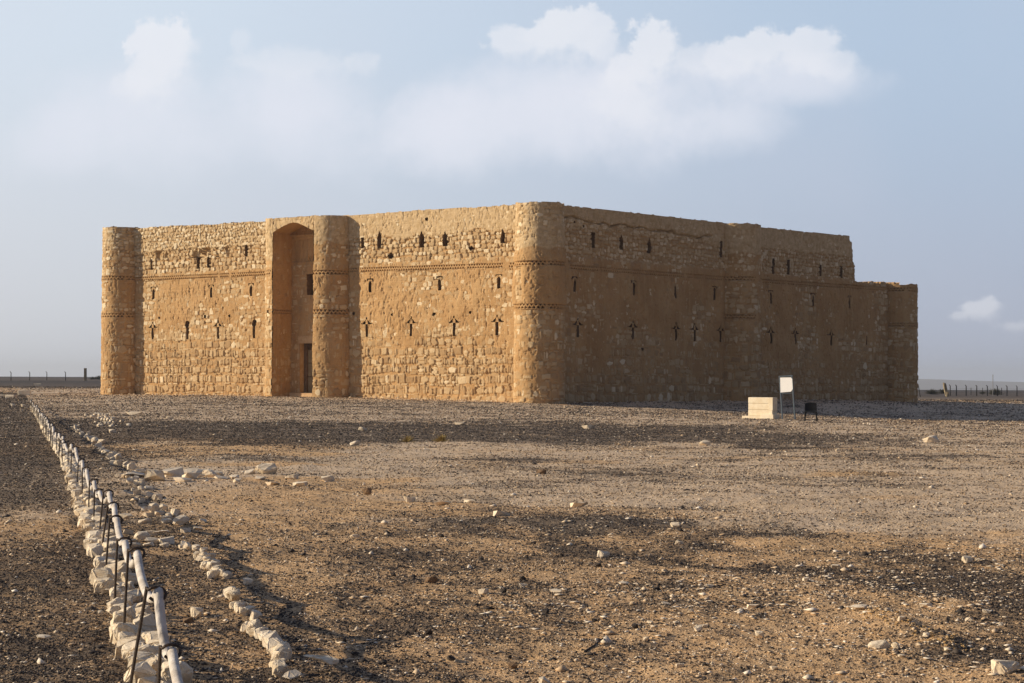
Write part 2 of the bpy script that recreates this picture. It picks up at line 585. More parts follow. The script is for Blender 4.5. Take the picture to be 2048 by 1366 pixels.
# ------------------------------------------------------------------ loose gravel (beyond counting)
def pebbles(name, N, rmin, rmax, amax, sfun, accept, tonefun, seed, flat=.6):
    rg = np.random.default_rng(seed)
    r = rmin * (rmax / rmin) ** rg.random(N)
    t = (rg.random(N) * 2 - 1) * amax
    x = r * np.sin(t)
    y = r * np.cos(t)
    d, s = cover(x, y)
    keep = rg.random(N) < accept(x, y, r, d, s, rg)
    x, y, r, d, s = x[keep], y[keep], r[keep], d[keep], s[keep]
    n = len(x)
    z = gz(x, y)
    size = sfun(r, rg, n)
    base = np.array([(1, 0, 0), (0, 1, 0), (-1, 0, 0), (0, -1, 0), (0, 0, 1), (0, 0, -1)], float)
    tri = np.array([(0, 1, 4), (1, 2, 4), (2, 3, 4), (3, 0, 4), (1, 0, 5), (2, 1, 5), (3, 2, 5), (0, 3, 5)])
    P = base[None] * (1 + .7 * (rg.random((n, 6, 1)) - .5)) + (rg.random((n, 6, 3)) - .5) * .55
    P[:, :, 0] *= (.7 + .8 * rg.random(n))[:, None]
    P[:, :, 2] *= (flat * (.5 + rg.random(n)))[:, None]
    a = rg.random(n) * 2 * PI
    ca, sa = np.cos(a)[:, None], np.sin(a)[:, None]
    X = P[:, :, 0] * ca - P[:, :, 1] * sa
    Y = P[:, :, 0] * sa + P[:, :, 1] * ca
    V_ = np.stack([X * size[:, None] + x[:, None], Y * size[:, None] + y[:, None], P[:, :, 2] * size[:, None] + z[:, None] + (size * .15)[:, None]], -1)
    F = tri[None] + (np.arange(n) * 6)[:, None, None]
    tone = tonefun(x, y, r, d, s, rg, n)
    me = np_mesh(name, V_.reshape(-1, 3), F.reshape(-1, 3), pebm, {'tone': np.repeat(tone, 6)})
    return link_obj(name, me, kind='stuff')


pebm, g, gb = material('gravel')
aT = g.attr('tone')
g.link(g.ramp(aT, [(0, (.026, .022, .021)), (.3, (.075, .060, .050)), (.5, (.26, .175, .105)), (.72, (.54, .39, .24)), (.88, (.72, .60, .44)), (1.0, (.84, .77, .66))]), gb.inputs['Base Color'])
gb.inputs['Roughness'].default_value = .8
gb.inputs['Specular IOR Level'].default_value = .3


def tone_gravel(x, y, r, d, s, rg, n):
    dark = rg.random(n) < (.22 + .75 * d)
    t = np.where(dark, rg.random(n) * .40, .48 + .5 * rg.random(n) ** 2.2)
    return t


pebbles('gravel', 780000, 7.5, 260, .36, lambda r, rg, n: .00023 * r * (1 + .9 * rg.random(n) ** 3) + .003 + .007 * rg.random(n) ** 5,
        lambda x, y, r, d, s, rg: .30 + .7 * d, tone_gravel, 21)
pebbles('loose_stones', 8500, 8, 160, .36, lambda r, rg, n: .0005 * r + .006 + .030 * rg.random(n) ** 6,
        lambda x, y, r, d, s, rg: .25 + .6 * d + .2 * ((y > 44) & (y < 60)), lambda x, y, r, d, s, rg, n: np.where(rg.random(n) < .45 * d + .1, rg.random(n) * .35, .62 + .38 * rg.random(n) ** .7), 22, flat=.5)

pebbles('stone_flakes', 30000, 9, 26, .30, lambda r, rg, n: .00035 * r + .005 + .022 * rg.random(n) ** 4,
        lambda x, y, r, d, s, rg: .06 + .7 * np.clip(ell(x, y, 2.2, 14.2, 1.5, 1.6) + ell(x, y, 3.8, 16.2, 1.2, 2.0) + .5 * ell(x, y, .2, 13.2, .9, 1.2) + .6 * ell(x, y, 2.6, 11.2, .6, .8) + .5 * ell(x, y, .2, 20.5, 1.5, 1.0), 0, 1),
        lambda x, y, r, d, s, rg, n: .74 + .26 * rg.random(n), 23, flat=.22)

# ------------------------------------------------------------------ far hills
hx = np.linspace(-9000, 9000, 260)
hy = np.linspace(7000, 10500, 24)
HX, HY = np.meshgrid(hx, hy, indexing='ij')
prof = np.exp(-((HY - 8600) / 900) ** 2)
crest = np.interp(HX, [-9000, -2600, -1500, 0, 1200, 1760, 2200, 9000], [18, 19, 20, 20, 26, 25, 13, -10]) + 4 * (fbm(HX / 900, HY * 0, 4, 1) - .5)
HZ = -30 + (crest + 30) * prof + 3 * (fbm(HX / 500, HY / 500, 4, 2) - .5) * prof
ii = np.arange(HX.size).reshape(HX.shape)
hq = np.stack([ii[:-1, :-1], ii[1:, :-1], ii[1:, 1:], ii[:-1, 1:]], -1).reshape(-1, 4)
hillm = simple_mat('hill_rock', (.13, .105, .09), (.18, .15, .12), scale=.002, bump=0)
link_obj('hills', np_mesh('hills', np.stack([HX, HY, HZ], -1).reshape(-1, 3), hq, hillm, smooth=True), kind='structure')

# ------------------------------------------------------------------ CASTLE
TH = R(50)
C0 = np.array([1.97, 145.2])
dF = np.array([-math.sin(TH), math.cos(TH)])
dR = np.array([math.cos(TH), math.sin(TH)])
nF = -dR
nR = -dF
FL, RL = 47.25, 52.5          # distances between tower centres
castle = empty('desert_castle', (float(C0[0]), float(C0[1]), 0.0), label='square desert castle of ochre plaster and rubble with round towers and arched gate', cat='castle')
ORG = np.array([C0[0], C0[1], 0.0])

wallm, g, gb = material('castle_masonry')
co = g.new('ShaderNodeTexCoord').outputs['Object']
aC, aTn, aZ = g.attr('cov'), g.attr('tone'), g.attr('zone')
n1 = g.noise(co, .35, 5, .6)
n2 = g.noise(co, 3.0, 6, .65)
n3 = g.noise(g.mapping(co, (2.2, 2.2, .16)), 1.0, 5, .65)
n4 = g.noise(co, 14, 5, .7)
pl = g.mix(g.step(n1, .3, .7), (.42, .252, .112), (.53, .338, .164))
pl = g.mix(g.step(n3, .45, .7, 0, .45), pl, (.57, .400, .205))
pl = g.mix(g.step(n2, .5, .75, 0, .45), pl, (.37, .210, .10))
pt = g.mix(g.step(n2, .35, .65), (.50, .362, .200), (.64, .485, .295))
pl = g.mix(aZ, pl, pt)
st = g.ramp(aTn, [(0, (.34, .215, .108)), (.3, (.465, .315, .165)), (.6, (.56, .41, .235)), (.85, (.66, .515, .32)), (1, (.79, .67, .47))])
st = g.mix(g.step(n4, .45, .8, 0, .35), st, (.42, .31, .19))
cc = g.mix(aC, pl, st)
cc = g.mix(g.step(n4, .5, .3, 0, .16), cc, (.30, .19, .10))
g.link(cc, gb.inputs['Base Color'])
g.link(g.bump(g.math('ADD', n4, g.math('MULTIPLY', n2, .7)), .7, .05), gb.inputs['Normal'])
darkm = simple_mat('slit_shade_lining', (.20, .13, .075), (.27, .18, .10), scale=3, bump=.5, bd=.02)  # dark brown lining colour stands in for the unlit depth of the openings


class Flat:
    """wall surface: u runs along the wall, z up, h out of the wall"""
    def __init__(s, o, d, n, batter=0.0):
        s.o, s.d, s.n, s.b = np.array(o, float), np.array(d, float), np.array(n, float), batter

    def __call__(s, u, z, h):
        hh_ = h + s.b * (14.6 - z)
        x = s.o[0] + s.d[0] * u + s.n[0] * hh_
        y = s.o[1] + s.d[1] * u + s.n[1] * hh_
        return np.stack([x, y, z], -1)


class Cyl:
    def __init__(s, c, r, a0, batter=0.007):      # u = arc length at radius r from angle a0 (radians, counter-clockwise)
        s.c, s.r, s.a0, s.b = c, r, a0, batter

    def __call__(s, u, z, h):
        a = s.a0 + u / s.r
        q_ = s.r + h + s.b * (14.6 - z)
        return np.stack([s.c[0] + q_ * np.cos(a), s.c[1] + q_ * np.sin(a), z + 0 * u], -1)


def in_poly(U_, Z_, P):
    ins = np.zeros(U_.shape, bool)
    n = len(P)
    for i in range(n):
        x0, y0 = P[i]
        x1, y1 = P[(i + 1) % n]
        if y0 == y1:
            continue
        c = ((y0 > Z_) != (y1 > Z_)) & (U_ < (x1 - x0) * (Z_ - y0) / (y1 - y0) + x0)
        ins ^= c
    return ins


class Relief:
    def __init__(s, u0, u1, z0, z1, step, seed):
        s.u = np.arange(u0, u1 + step, step)
        s.z = np.arange(z0, z1 + step, step)
        s.st = step
        s.U, s.Z = np.meshgrid(s.u, s.z, indexing='ij')
        s.H = np.full(s.U.shape, -.05)
        s.T = np.full(s.U.shape, .35)
        s.rg = random.Random(seed)
        s.seed = seed

    def stone(s, cu, cz, a, b, h, tone, k=6):
        i0 = max(0, int((cu - a * 1.3 - s.u[0]) / s.st))
        i1 = min(len(s.u), int((cu + a * 1.3 - s.u[0]) / s.st) + 2)
        j0 = max(0, int((cz - b * 1.3 - s.z[0]) / s.st))
        j1 = min(len(s.z), int((cz + b * 1.3 - s.z[0]) / s.st) + 2)
        if i1 <= i0 or j1 <= j0:
            return
        X = (s.U[i0:i1, j0:j1] - cu) / a
        Y = (s.Z[i0:i1, j0:j1] - cz) / b
        d = np.zeros(X.shape)
        a0 = s.rg.random() * 2 * PI
        if k == 4:
            a0 = s.rg.uniform(-.12, .12)
        for m_ in range(k):
            an = a0 + 2 * PI * m_ / k + s.rg.uniform(-.22, .22) * (1 if k > 4 else .6)
            rho = s.rg.uniform(.72, 1.04)
            d = np.maximum(d, (X * math.cos(an) + Y * math.sin(an)) / rho)
        t1, t2 = s.rg.uniform(-.25, .25), s.rg.uniform(-.25, .25)
        hh_ = h * np.clip((1 - d) * 11, 0, 1) * (1 + t1 * X + t2 * Y) - .04 * (d > .999)
        ins = d < 1
        H, T = s.H[i0:i1, j0:j1], s.T[i0:i1, j0:j1]
        up = ins & (hh_ > H)
        H[up] = hh_[up]
        T[up] = tone

    def tone(s, lo=.25, hi=1.0):
        return lo + (hi - lo) * s.rg.random() ** 1.1

    def courses(s, z0, z1, rowh=.72):
        z = z0
        ph = s.rg.uniform(0, 50)
        wav = lambda u: .05 * math.sin(u * .55 + ph) + .035 * math.sin(u * 1.7 + ph * 2) + s.rg.uniform(-.02, .02)
        while z < z1:
            rh = rowh * s.rg.uniform(.86, 1.12)
            thin = .08 + .09 * s.rg.random()
            u = s.u[0]
            while u < s.u[-1]:
                wd = s.rg.choice([.12, .16, .2, .24, .3, .4, .54, .7])
                wd *= s.rg.uniform(.8, 1.25)
                zz = z + wav(u)
                full = rh - thin
                tn = s.tone(.1, .7) if s.rg.random() < .8 else s.tone(.5, 1.0)
                k_ = 4 if s.rg.random() < .4 else s.rg.choice([5, 6])
                if wd > .3 and s.rg.random() < .35:      # two flat stones one above the other
                    f = s.rg.uniform(.35, .65)
                    s.stone(u + wd / 2, zz + full * f / 2, wd / 2 * 1.03, full * f / 2, s.rg.uniform(.02, .10), tn, k_)
                    s.stone(u + wd / 2, zz + full * (1 + f) / 2, wd / 2, full * (1 - f) / 2, s.rg.uniform(.02, .10), s.tone(.1, .8), k_)
                else:
                    hh_ = full * s.rg.uniform(.72, 1.04) / 2
                    s.stone(u + wd / 2, zz + hh_ + .02, wd / 2 * 1.04, hh_ * 1.05, s.rg.uniform(.02, .11), tn, k_)
                u += wd + s.rg.uniform(.005, .05)
            u = s.u[0]
            while u < s.u[-1]:
                wd = s.rg.uniform(.15, .8)
                if s.rg.random() < .6:
                    s.stone(u + wd / 2, z + rh - thin / 2 + wav(u), wd / 2, thin / 2 * 1.1, s.rg.uniform(.03, .09), s.tone(.2, .8), 4)
                u += wd + .03
            z += rh

    def rubble(s, z0, z1, size=.33, hmin=.04, hmax=.12, lo=.3, jit=.07):
        z = z0
        while z < z1:
            rh = size * s.rg.uniform(.65, 1.15)
            u = s.u[0]
            while u < s.u[-1]:
                wd = size * s.rg.uniform(.6, 1.9)
                s.stone(u + wd / 2, z + rh / 2 + s.rg.uniform(-jit, jit), wd / 2 * 1.04, rh / 2 * s.rg.uniform(.9, 1.15), s.rg.uniform(hmin, hmax), s.tone(lo), s.rg.choice([4, 4, 5, 6]))
                u += wd + s.rg.uniform(.01, .05)
            z += rh

    def build(s, name, surf, plaster, parent, mask=None, zone=None, offset=0.0, flip=False):
        P = plaster(s.U, s.Z)
        nz = (fbm(s.U * 2.2, s.Z * 2.2, 4, s.seed) - .5) * .05
        pits = (fbm(s.U * 7, s.Z * 7, 3, s.seed + 3) - .5) * .03
        chip = sst(.60, .72, fbm(s.U * 3.2, s.Z * 1.6, 3, s.seed + 5)) * .055 + sst(.66, .74, fbm(s.U * 7, s.Z * 3.5 + 9, 2, s.seed + 1)) * .05
        lift = np.abs(((s.Z + .04 * fbm(s.U * .4, s.Z * 0, 2, 3)) / .72) % 1 - .5) > .475
        Pf = P + nz + pits - chip - .02 * lift
        H = np.maximum(s.H + pits, Pf)
        H = np.where(P < -.55, -.6, H)
        cov = np.clip((s.H - Pf) / .012 + .3, 0, 1)
        H = H + offset
        zn = zone(s.U, s.Z) if zone else np.zeros(s.U.shape)
        V_ = surf(s.U, s.Z, H)
        V_ = V_ - ORG
        id_ = np.arange(s.U.size).reshape(s.U.shape)
        qd = np.stack([id_[:-1, :-1], id_[1:, :-1], id_[1:, 1:], id_[:-1, 1:]], -1)
        if flip:
            qd = qd[..., ::-1]
        if mask is not None:
            cu = s.U[:-1, :-1] + s.st / 2
            cz = s.Z[:-1, :-1] + s.st / 2
            kp = mask(cu, cz)
            qd = qd[kp]
        qd = qd.reshape(-1, 4)
        used, inv = np.unique(qd, return_inverse=True)
        me = np_mesh(name, V_.reshape(-1, 3)[used], inv.reshape(-1, 4), wallm,
                     {'cov': cov.ravel()[used], 'tone': s.T.ravel()[used], 'zone': zn.ravel()[used]}, smooth=True)
        return link_obj(name, me, parent)


# ---- openings ------------------------------------------------------
def sh_rect(u, z0, z1, w_=.30):
    return [[(u - w_ / 2, z0), (u + w_ / 2, z0), (u + w_ / 2, z1), (u - w_ / 2, z1)]]


def sh_point(u, z0, z1, w_=.44):
    m_ = z1 - .42
    return [[(u - w_ / 2, z0), (u + w_ / 2, z0), (u + w_ / 2 + .02, z0 + (m_ - z0) * .6), (u + w_ / 2 - .03, m_), (u + .02, z1), (u - w_ / 2 + .02, m_)]]


def sh_key(u, z0, z1, w_=.27):
    t = z1
    return [[(u - w_ / 2, z0), (u + w_ / 2, z0), (u + w_ / 2, t - .34), (u, t - .14), (u - w_ / 2, t - .34)],
            [(u - .34, t), (u - .34, t - .24), (u - .10, t)], [(u + .34, t), (u + .10, t), (u + .34, t - .24)],
            [(u - .10, t), (u - .16, t - .055), (u + .16, t - .055), (u + .10, t)]]


def sh_arrow(u, z0, z1, w_=.27):
    t = z1
    return [[(u - w_ / 2, z0), (u + w_ / 2, z0), (u + w_ / 2, t - .58), (u - w_ / 2, t - .58)],
            [(u - .09, t - .22), (u + .09, t - .22), (u + .06, t - .02), (u - .06, t - .02)],
            [(u - .08, t - .20), (u - .15, t - .56), (u - .52, t - .56)], [(u + .08, t - .20), (u + .52, t - .56), (u + .15, t - .56)],
            [(u - .66, t - .50), (u - .46, t - .49), (u - .46, t - .54), (u - .66, t - .55)], [(u + .46, t - .49), (u + .60, t - .50), (u + .60, t - .55), (u + .46, t - .54)]]


def sh_broken(u, z0, z1, w_=.28):
    t = z1
    return [[(u - w_ / 2, z0), (u + w_ / 2, z0), (u + w_ / 2 + .02, t - .62), (u + .30, t - .42), (u + .20, t - .10), (u - .05, t), (u - .30, t - .12), (u - .24, t - .5), (u - w_ / 2, t - .66)]]


def sh_hole(u, z, r_=.2):
    return [[(u + r_ * math.cos(a) * (1 + .2 * math.sin(3 * a + u)), z + r_ * .9 * math.sin(a)) for a in [2 * PI * i / 9 for i in range(9)]]]


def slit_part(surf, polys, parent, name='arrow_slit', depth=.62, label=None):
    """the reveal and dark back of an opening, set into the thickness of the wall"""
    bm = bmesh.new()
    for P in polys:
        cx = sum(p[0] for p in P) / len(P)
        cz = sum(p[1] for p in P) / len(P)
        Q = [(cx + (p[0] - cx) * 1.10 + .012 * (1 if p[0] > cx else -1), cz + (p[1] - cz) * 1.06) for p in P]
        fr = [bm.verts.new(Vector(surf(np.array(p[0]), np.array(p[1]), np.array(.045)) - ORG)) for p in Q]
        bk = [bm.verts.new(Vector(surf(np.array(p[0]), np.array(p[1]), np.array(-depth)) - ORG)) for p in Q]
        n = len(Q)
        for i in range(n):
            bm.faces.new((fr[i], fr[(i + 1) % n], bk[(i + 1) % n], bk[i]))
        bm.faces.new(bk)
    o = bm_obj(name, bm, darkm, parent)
    if label:
        o['label'] = label
    return o


def hole_mask(polys_list):
    allp = [p for ps in polys_list for p in ps]

    def f(cu, cz):
        k = np.ones(cu.shape, bool)
        for P in allp:
            us = [p[0] for p in P]
            zs = [p[1] for p in P]
            bb = (cu > min(us) - .1) & (cu < max(us) + .1) & (cz > min(zs) - .1) & (cz < max(zs) + .1)
            if bb.any():
                sub = np.where(bb)
                k[sub] &= ~in_poly(cu[sub], cz[sub], P)
        return k
    return f


def frieze(surf, u0, u1, zf, parent, per=.225, big=1.0, flip=False):
    """two rows of triangular recesses left by bricks set on edge"""
    st_ = .026
    u = np.arange(u0, u1, st_)
    hb = .215 * big
    z = np.arange(-hb, hb + .001, st_)
    U_, Zr = np.meshgrid(u, z, indexing='ij')
    th = .125 * big
    per = per * big
    ph = ((U_ / per) % 1) - .5
    ph2 = ((U_ / per + .5) % 1) - .5
    wob = (fbm(U_ * 3, Zr * 3, 2, 3) - .5) * .03
    a = (Zr - .03 + wob) / th               # upper row: apex down
    up = (a > 0) & (a < 1) & (np.abs(ph) < .36 * a + .07)
    b = (-Zr - .03 - wob) / th
    dn = (b > 0) & (b < 1) & (np.abs(ph2) < .36 * b + .07)
    lost = fbm(U_ * 1.3, Zr * 0 + 3, 3, 6) > .76
    H = np.where((up | dn) & ~lost, -.45, .10)
    H = H + (fbm(U_ * 5, Zr * 5, 3, 4) - .5) * .03
    H[:, 0] = -.03
    H[:, -1] = -.03
    zc = zf(u)[:, None] if callable(zf) else zf
    V_ = surf(U_, Zr + zc, H) - ORG
    id_ = np.arange(U_.size).reshape(U_.shape)
    qd = np.stack([id_[:-1, :-1], id_[1:, :-1], id_[1:, 1:], id_[:-1, 1:]], -1).reshape(-1, 4)
    if flip:
        qd = qd[:, ::-1]
    me = np_mesh('brick_frieze', V_.reshape(-1, 3), qd, wallm, {'cov': np.zeros(U_.size), 'tone': np.zeros(U_.size), 'zone': np.zeros(U_.size)}, smooth=False)
    return link_obj('brick_frieze', me, parent)


def frieze_dip(P, U_, Z_, zf, hb=.135):
    zc = zf(U_) if callable(zf) else zf
    return np.where(np.abs(Z_ - zc) < hb, -.60, P)


def strip_top(name, surf, u, zt, parent, depth=1.3, zb=None, nseg=1):
    """wall head and inner face behind a wall sheet"""
    bm = bmesh.new()
    a = [bm.verts.new(Vector(surf(np.array(x), np.array(z), np.array(.05)) - ORG)) for x, z in zip(u, zt)]
    b = [bm.verts.new(Vector(surf(np.array(x), np.array(z), np.array(-depth)) - ORG)) for x, z in zip(u, zt)]
    c = [bm.verts.new(Vector(surf(np.array(x), np.array(0.0), np.array(-depth)) - ORG)) for x in u]
    for i in range(len(u) - 1):
        bm.faces.new((a[i], a[i + 1], b[i + 1], b[i]))
        bm.faces.new((b[i], b[i + 1], c[i + 1], c[i]))
    return bm_obj(name, bm, wallm, parent)


# ---- front wall ----------------------------------------------------
ST = .045
front_s = Flat(C0, dF, nF)
right_s = Flat(C0, dR, nR)
zfF = lambda u: np.interp(u, [0, 12, 20, 28, 47], [10.14, 10.26, 10.34, 10.40, 10.42])
zfR = lambda u: np.interp(u, [0, 24, 29, 45, 53], [10.11, 10.11, 10.13, 10.24, 10.30])
topF = lambda u: np.interp(u, [0, 2.5, 5.75, 12.3, 19.5, 29, 37, 45.6, 48], [14.55, 14.55, 14.61, 14.64, 14.68, 14.69, 14.75, 14.9, 14.9]) + (vnoise(u * 2.1, u * 0, 3) - .5) * .09 + (vnoise(u * .6, u * 0 + 4, 2) - .5) * .08
GL, GR = 26.13, 21.33         # gate jamb lines along the front wall
RG = 1.84

openF = [('arrow_slit', sh_rect(43.28, 11.19, 12.08, .22)), ('arrow_slit', sh_rect(37.2, 11.05, 12.01, .38)), ('arrow_slit', sh_rect(35.9, 11.07, 12.0, .34)), ('arrow_slit', sh_rect(31.22, 11.91, 12.82, .34)),
         ('arrow_slit', sh_rect(17.86, 11.97, 12.85, .30)), ('arrow_slit', sh_point(16.03, 11.96, 13.3)), ('arrow_slit', sh_point(11.55, 11.81, 13.09, .52)), ('arrow_slit', sh_point(9.16, 11.81, 12.98, .46)), ('arrow_slit', sh_point(3.45, 11.82, 12.87, .42)),
         ('put_log_hole', sh_hole(14.81, 11.29, .27)), ('put_log_hole', sh_hole(6.56, 11.54, .2)), ('put_log_hole', sh_hole(11.1, 13.95, .14)),
         ('put_log_hole', sh_hole(42.2, 7.0, .13)), ('put_log_hole', sh_hole(36.3, 7.0, .17)), ('put_log_hole', sh_hole(33.2, 7.0, .14)), ('put_log_hole', sh_hole(28.6, 7.0, .16)), ('put_log_hole', sh_hole(14.6, 6.75, .13)), ('put_log_hole', sh_hole(10.3, 6.7, .16)), ('put_log_hole', sh_hole(6.6, 6.75, .15)), ('put_log_hole', sh_hole(18.8, 6.9, .16))]
for (u, kind) in [(43.0, 'k'), (35.48, 'k'), (30.59, 'k'), (16.93, 'k'), (9.73, 'k'), (3.83, 'k')]:
    openF.append(('arrow_slit', sh_key(u, 8.45 + .004 * u, 9.52 + .004 * u, .31)))
for (u, kind) in [(43.08, 'a'), (38.56, 'b'), (34.68, 'a'), (30.24, 'b'), (17.36, 'a'), (12.61, 'a'), (8.21, 'a'), (3.96, 'a')]:
    openF.append(('arrow_slit', (sh_arrow if kind == 'a' else sh_broken)(u, 5.0 + .003 * u, 6.55 + .004 * u)))
openR = [('arrow_slit', sh_rect(6.3, 11.65, 12.85, .42)), ('arrow_slit', sh_point(9.8, 11.69, 12.91, .40)), ('arrow_slit', sh_point(13.41, 11.61, 12.85, .42)), ('arrow_slit', sh_rect(23.31, 11.8, 13.15, .32)),
         ('arrow_slit', sh_rect(31.2, 10.82, 12.1, .40)), ('arrow_slit', sh_rect(33.53, 10.84, 12.12, .40)), ('arrow_slit', sh_rect(38.75, 10.92, 11.93, .36)), ('arrow_slit', sh_rect(42.3, 10.96, 11.96, .38)),
         ('arrow_slit', sh_rect(16.86, 8.23, 9.22, .24)), ('put_log_hole', sh_hole(12.6, 4.15, .16)), ('put_log_hole', sh_hole(4.0, 13.45, .1)), ('put_log_hole', sh_hole(5.1, 13.2, .1))]
for u in (3.98, 11.34, 22.26, 30.74, 37.55, 43.57):
    openR.append(('arrow_slit', sh_key(u, 8.27, 9.42, .27)))
for u in (4.44, 11.31, 16.96, 19.6, 23.21, 30.76, 34.65, 40.55):
    openR.append(('arrow_slit', sh_arrow(u, 4.9, 6.38)))
openR.append(('arrow_slit', sh_rect(46.76, 5.07, 5.88, .16)))


def zoneF(U_, Z_):
    edge = np.where(U_ > 24, 12.75, 12.75) + (fbm(U_ * .5, U_ * 0, 3, 2) - .5) * .7
    return sst(-.05, .05, Z_ - edge)


def plF(U_, Z_):
    n = fbm(U_ * .30, Z_ * .42, 4, 1) - .5
    n_ = fbm(U_ * 1.3, Z_ * 1.5, 3, 6) - .5
    P = np.interp(Z_, [0, .8, 3.8, 4.4, 5.2, 6.0, 7.5, 10, 10.75, 10.95, 14.9], [.01, -.015, -.005, .03, .055, .085, .10, .10, .095, -.02, -.02])
    P = P + (n * .16 + n_ * .06) * (1 - sst(4, 5.5, Z_)) + n * .34 * sst(4, 5.5, Z_) * (1 - sst(10.5, 10.9, Z_)) + n_ * .05 * (Z_ < 10.9)
    # eroded patch in the middle of the left bay
    P = P - .07 * np.exp(-((U_ - 36.5) / 2.0) ** 2 - ((Z_ - 6.3) / 1.6) ** 2)
    z_ = zoneF(U_, Z_)
    rightbay = U_ < 24
    P = np.where(z_ > .5, np.where(rightbay, .085 + n * .05 + n_ * .03, .01 + n * .04), P)
    # overhanging ragged ledge below the head masonry of the left bay
    P = P + 0
    return frieze_dip(P, U_, Z_, zfF)


fr = Relief(1.1, 47.0, -.7, 15.1, ST, 31)
fr.courses(-.7, 5.2)
fr.rubble(5.0, 10.6, .42, .04, .10, .25, .09)
fr.rubble(10.55, 12.9, .34)
fr.rubble(12.75, 15.2, .25, .03, .085, .4)
# head masonry of the left bay stands a little proud, with dark holes beneath it
head = sst(-.04, .04, fr.Z - (12.72 + (fbm(fr.U * .9, fr.U * 0, 3, 4) - .5) * .5)) * (fr.U > 24)
fr.H += head * .09
fr.T = np.where(head > .5, np.clip(fr.T + .10, 0, 1), fr.T)
nich = (fbm(fr.U * 1.7, fr.Z * 1.3, 3, 7) > .63) & (np.abs(fr.Z - 12.35) < .38) & (fr.U > 29.5) & (fr.U < 43.5)
fr.H = np.where(nich, -.32, fr.H)
mF0 = hole_mask([p for _, p in openF])


def maskF(cu, cz):
    k = mF0(cu, cz) & (cz < topF(cu))
    k &= ~((cu > GR + .02) & (cu < GL - .02))
    return k


def plF2(U_, Z_):
    P = plF(U_, Z_)
    return np.where((fr.H < -.2) & (P > -.5), -.34, P)


wall = fr.build('wall', front_s, plF2, castle, maskF, zoneF)
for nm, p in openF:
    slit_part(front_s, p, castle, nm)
frieze(front_s, 1.2, GR - .05 - .1, zfF, castle, big=1.12)
frieze(front_s, GL + .15, 46.6, zfF, castle, big=1.12)
us = np.arange(0, 48, .25)
strip_top('wall_head', front_s, us[us <= GR + .1], topF(us[us <= GR + .1]) - .02, castle)
strip_top('wall_head', front_s, us[us >= GL - .1], topF(us[us >= GL - .1]) - .02, castle)

# ---- right wall with its broken far end ----------------------------
def topR(u):
    t = np.interp(u, [0, 2.8, 23.4, 29.4, 43.6, 43.62, 44.05, 44.07, 44.22, 44.24, 44.45, 44.62, 44.64, 45.2, 50.6, 54],
                  [14.58, 14.61, 14.66, 14.65, 14.73, 14.38, 14.25, 13.6, 13.5, 12.6, 12.4, 12.2, 10.95, 10.72, 10.86, 10.9])
    rag = sst(43.4, 43.9, u)
    return t + (vnoise(u * 2.1, u * 0, 3) - .5) * (.08 + .10 * rag) + rag * (vnoise(u * 6, u * 0, 5) - .5) * .22


def zoneR(U_, Z_):
    edge = np.interp(U_, [0, 6, 10, 20, 23.5, 27, 27.6, 45], [13.9, 13.75, 13.6, 13.35, 12.6, 12.2, 13.0, 12.85]) + (fbm(U_ * .5, U_ * 0, 3, 5) - .5) * .35
    return sst(-.05, .05, Z_ - edge)


def plR(U_, Z_):
    n = fbm(U_ * .30 + 40, Z_ * .42, 4, 3) - .5
    n_ = fbm(U_ * 1.3, Z_ * 1.5 + 20, 3, 5) - .5
    P = np.interp(Z_, [0, .8, 1.9, 2.6, 4.2, 5.2, 7.5, 10, 10.75, 11.0, 14.9], [.015, .01, .03, .065, .09, .10, .12, .12, .11, -.02, -.02])
    P = P + (n * .14 + n_ * .06) * (1 - sst(2, 4, Z_)) + n * .30 * sst(2, 4, Z_) * (1 - sst(10.5, 10.9, Z_)) + n_ * .05 * (Z_ < 10.9)
    P = P - .06 * np.exp(-((U_ - 20) / 2.6) ** 2 - ((Z_ - 4.0) / 1.8) ** 2) - .05 * np.exp(-((U_ - 19.6) / .7) ** 2 - ((Z_ - 7.1) / .8) ** 2)
    P = P - .06 * sst(44.5, 46, U_) * (Z_ < 10.9) - .03 * np.exp(-((U_ - 9) / 4) ** 2 - ((Z_ - 3.8) / .6) ** 2)
    z_ = zoneR(U_, Z_)
    P = np.where(z_ > .5, .085 + n * .04 + n_ * .03, P)
    return frieze_dip(P, U_, Z_, zfR)


rr_ = Relief(1.1, 52.2, -1.3, 15.1, ST, 47)
rr_.courses(-1.3, 4.6)
rr_.rubble(4.5, 10.7, .42, .04, .10, .1, .09)
rr_.rubble(10.6, 13.9, .30, .035, .10)
rr_.rubble(13.0, 15.2, .25, .03, .08, .35)
crk = (np.abs(rr_.Z - (13.75 - .02 * rr_.U + (fbm(rr_.U * .8, rr_.U * 0, 3, 2) - .5) * .5)) < .05 + .12 * (fbm(rr_.U * 1.5, rr_.U * 0, 2, 4) - .35)) & (rr_.U > 2.5) & (rr_.U < 22)
rr_.H = np.where(crk, -.25, rr_.H)
mR0 = hole_mask([p for _, p in openR])
maskR = lambda cu, cz: mR0(cu, cz) & (cz < topR(cu))
rr_.build('wall', right_s, lambda a, b: np.where(rr_.H < -.2, -.3, plR(a, b)), castle, maskR, zoneR, flip=True)
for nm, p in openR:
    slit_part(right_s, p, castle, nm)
frieze(right_s, 1.2, 52, zfR, castle, flip=True, big=1.25)
us = np.arange(0, 53, .12)
strip_top('wall_head', right_s, us, topR(us) - .02, castle)

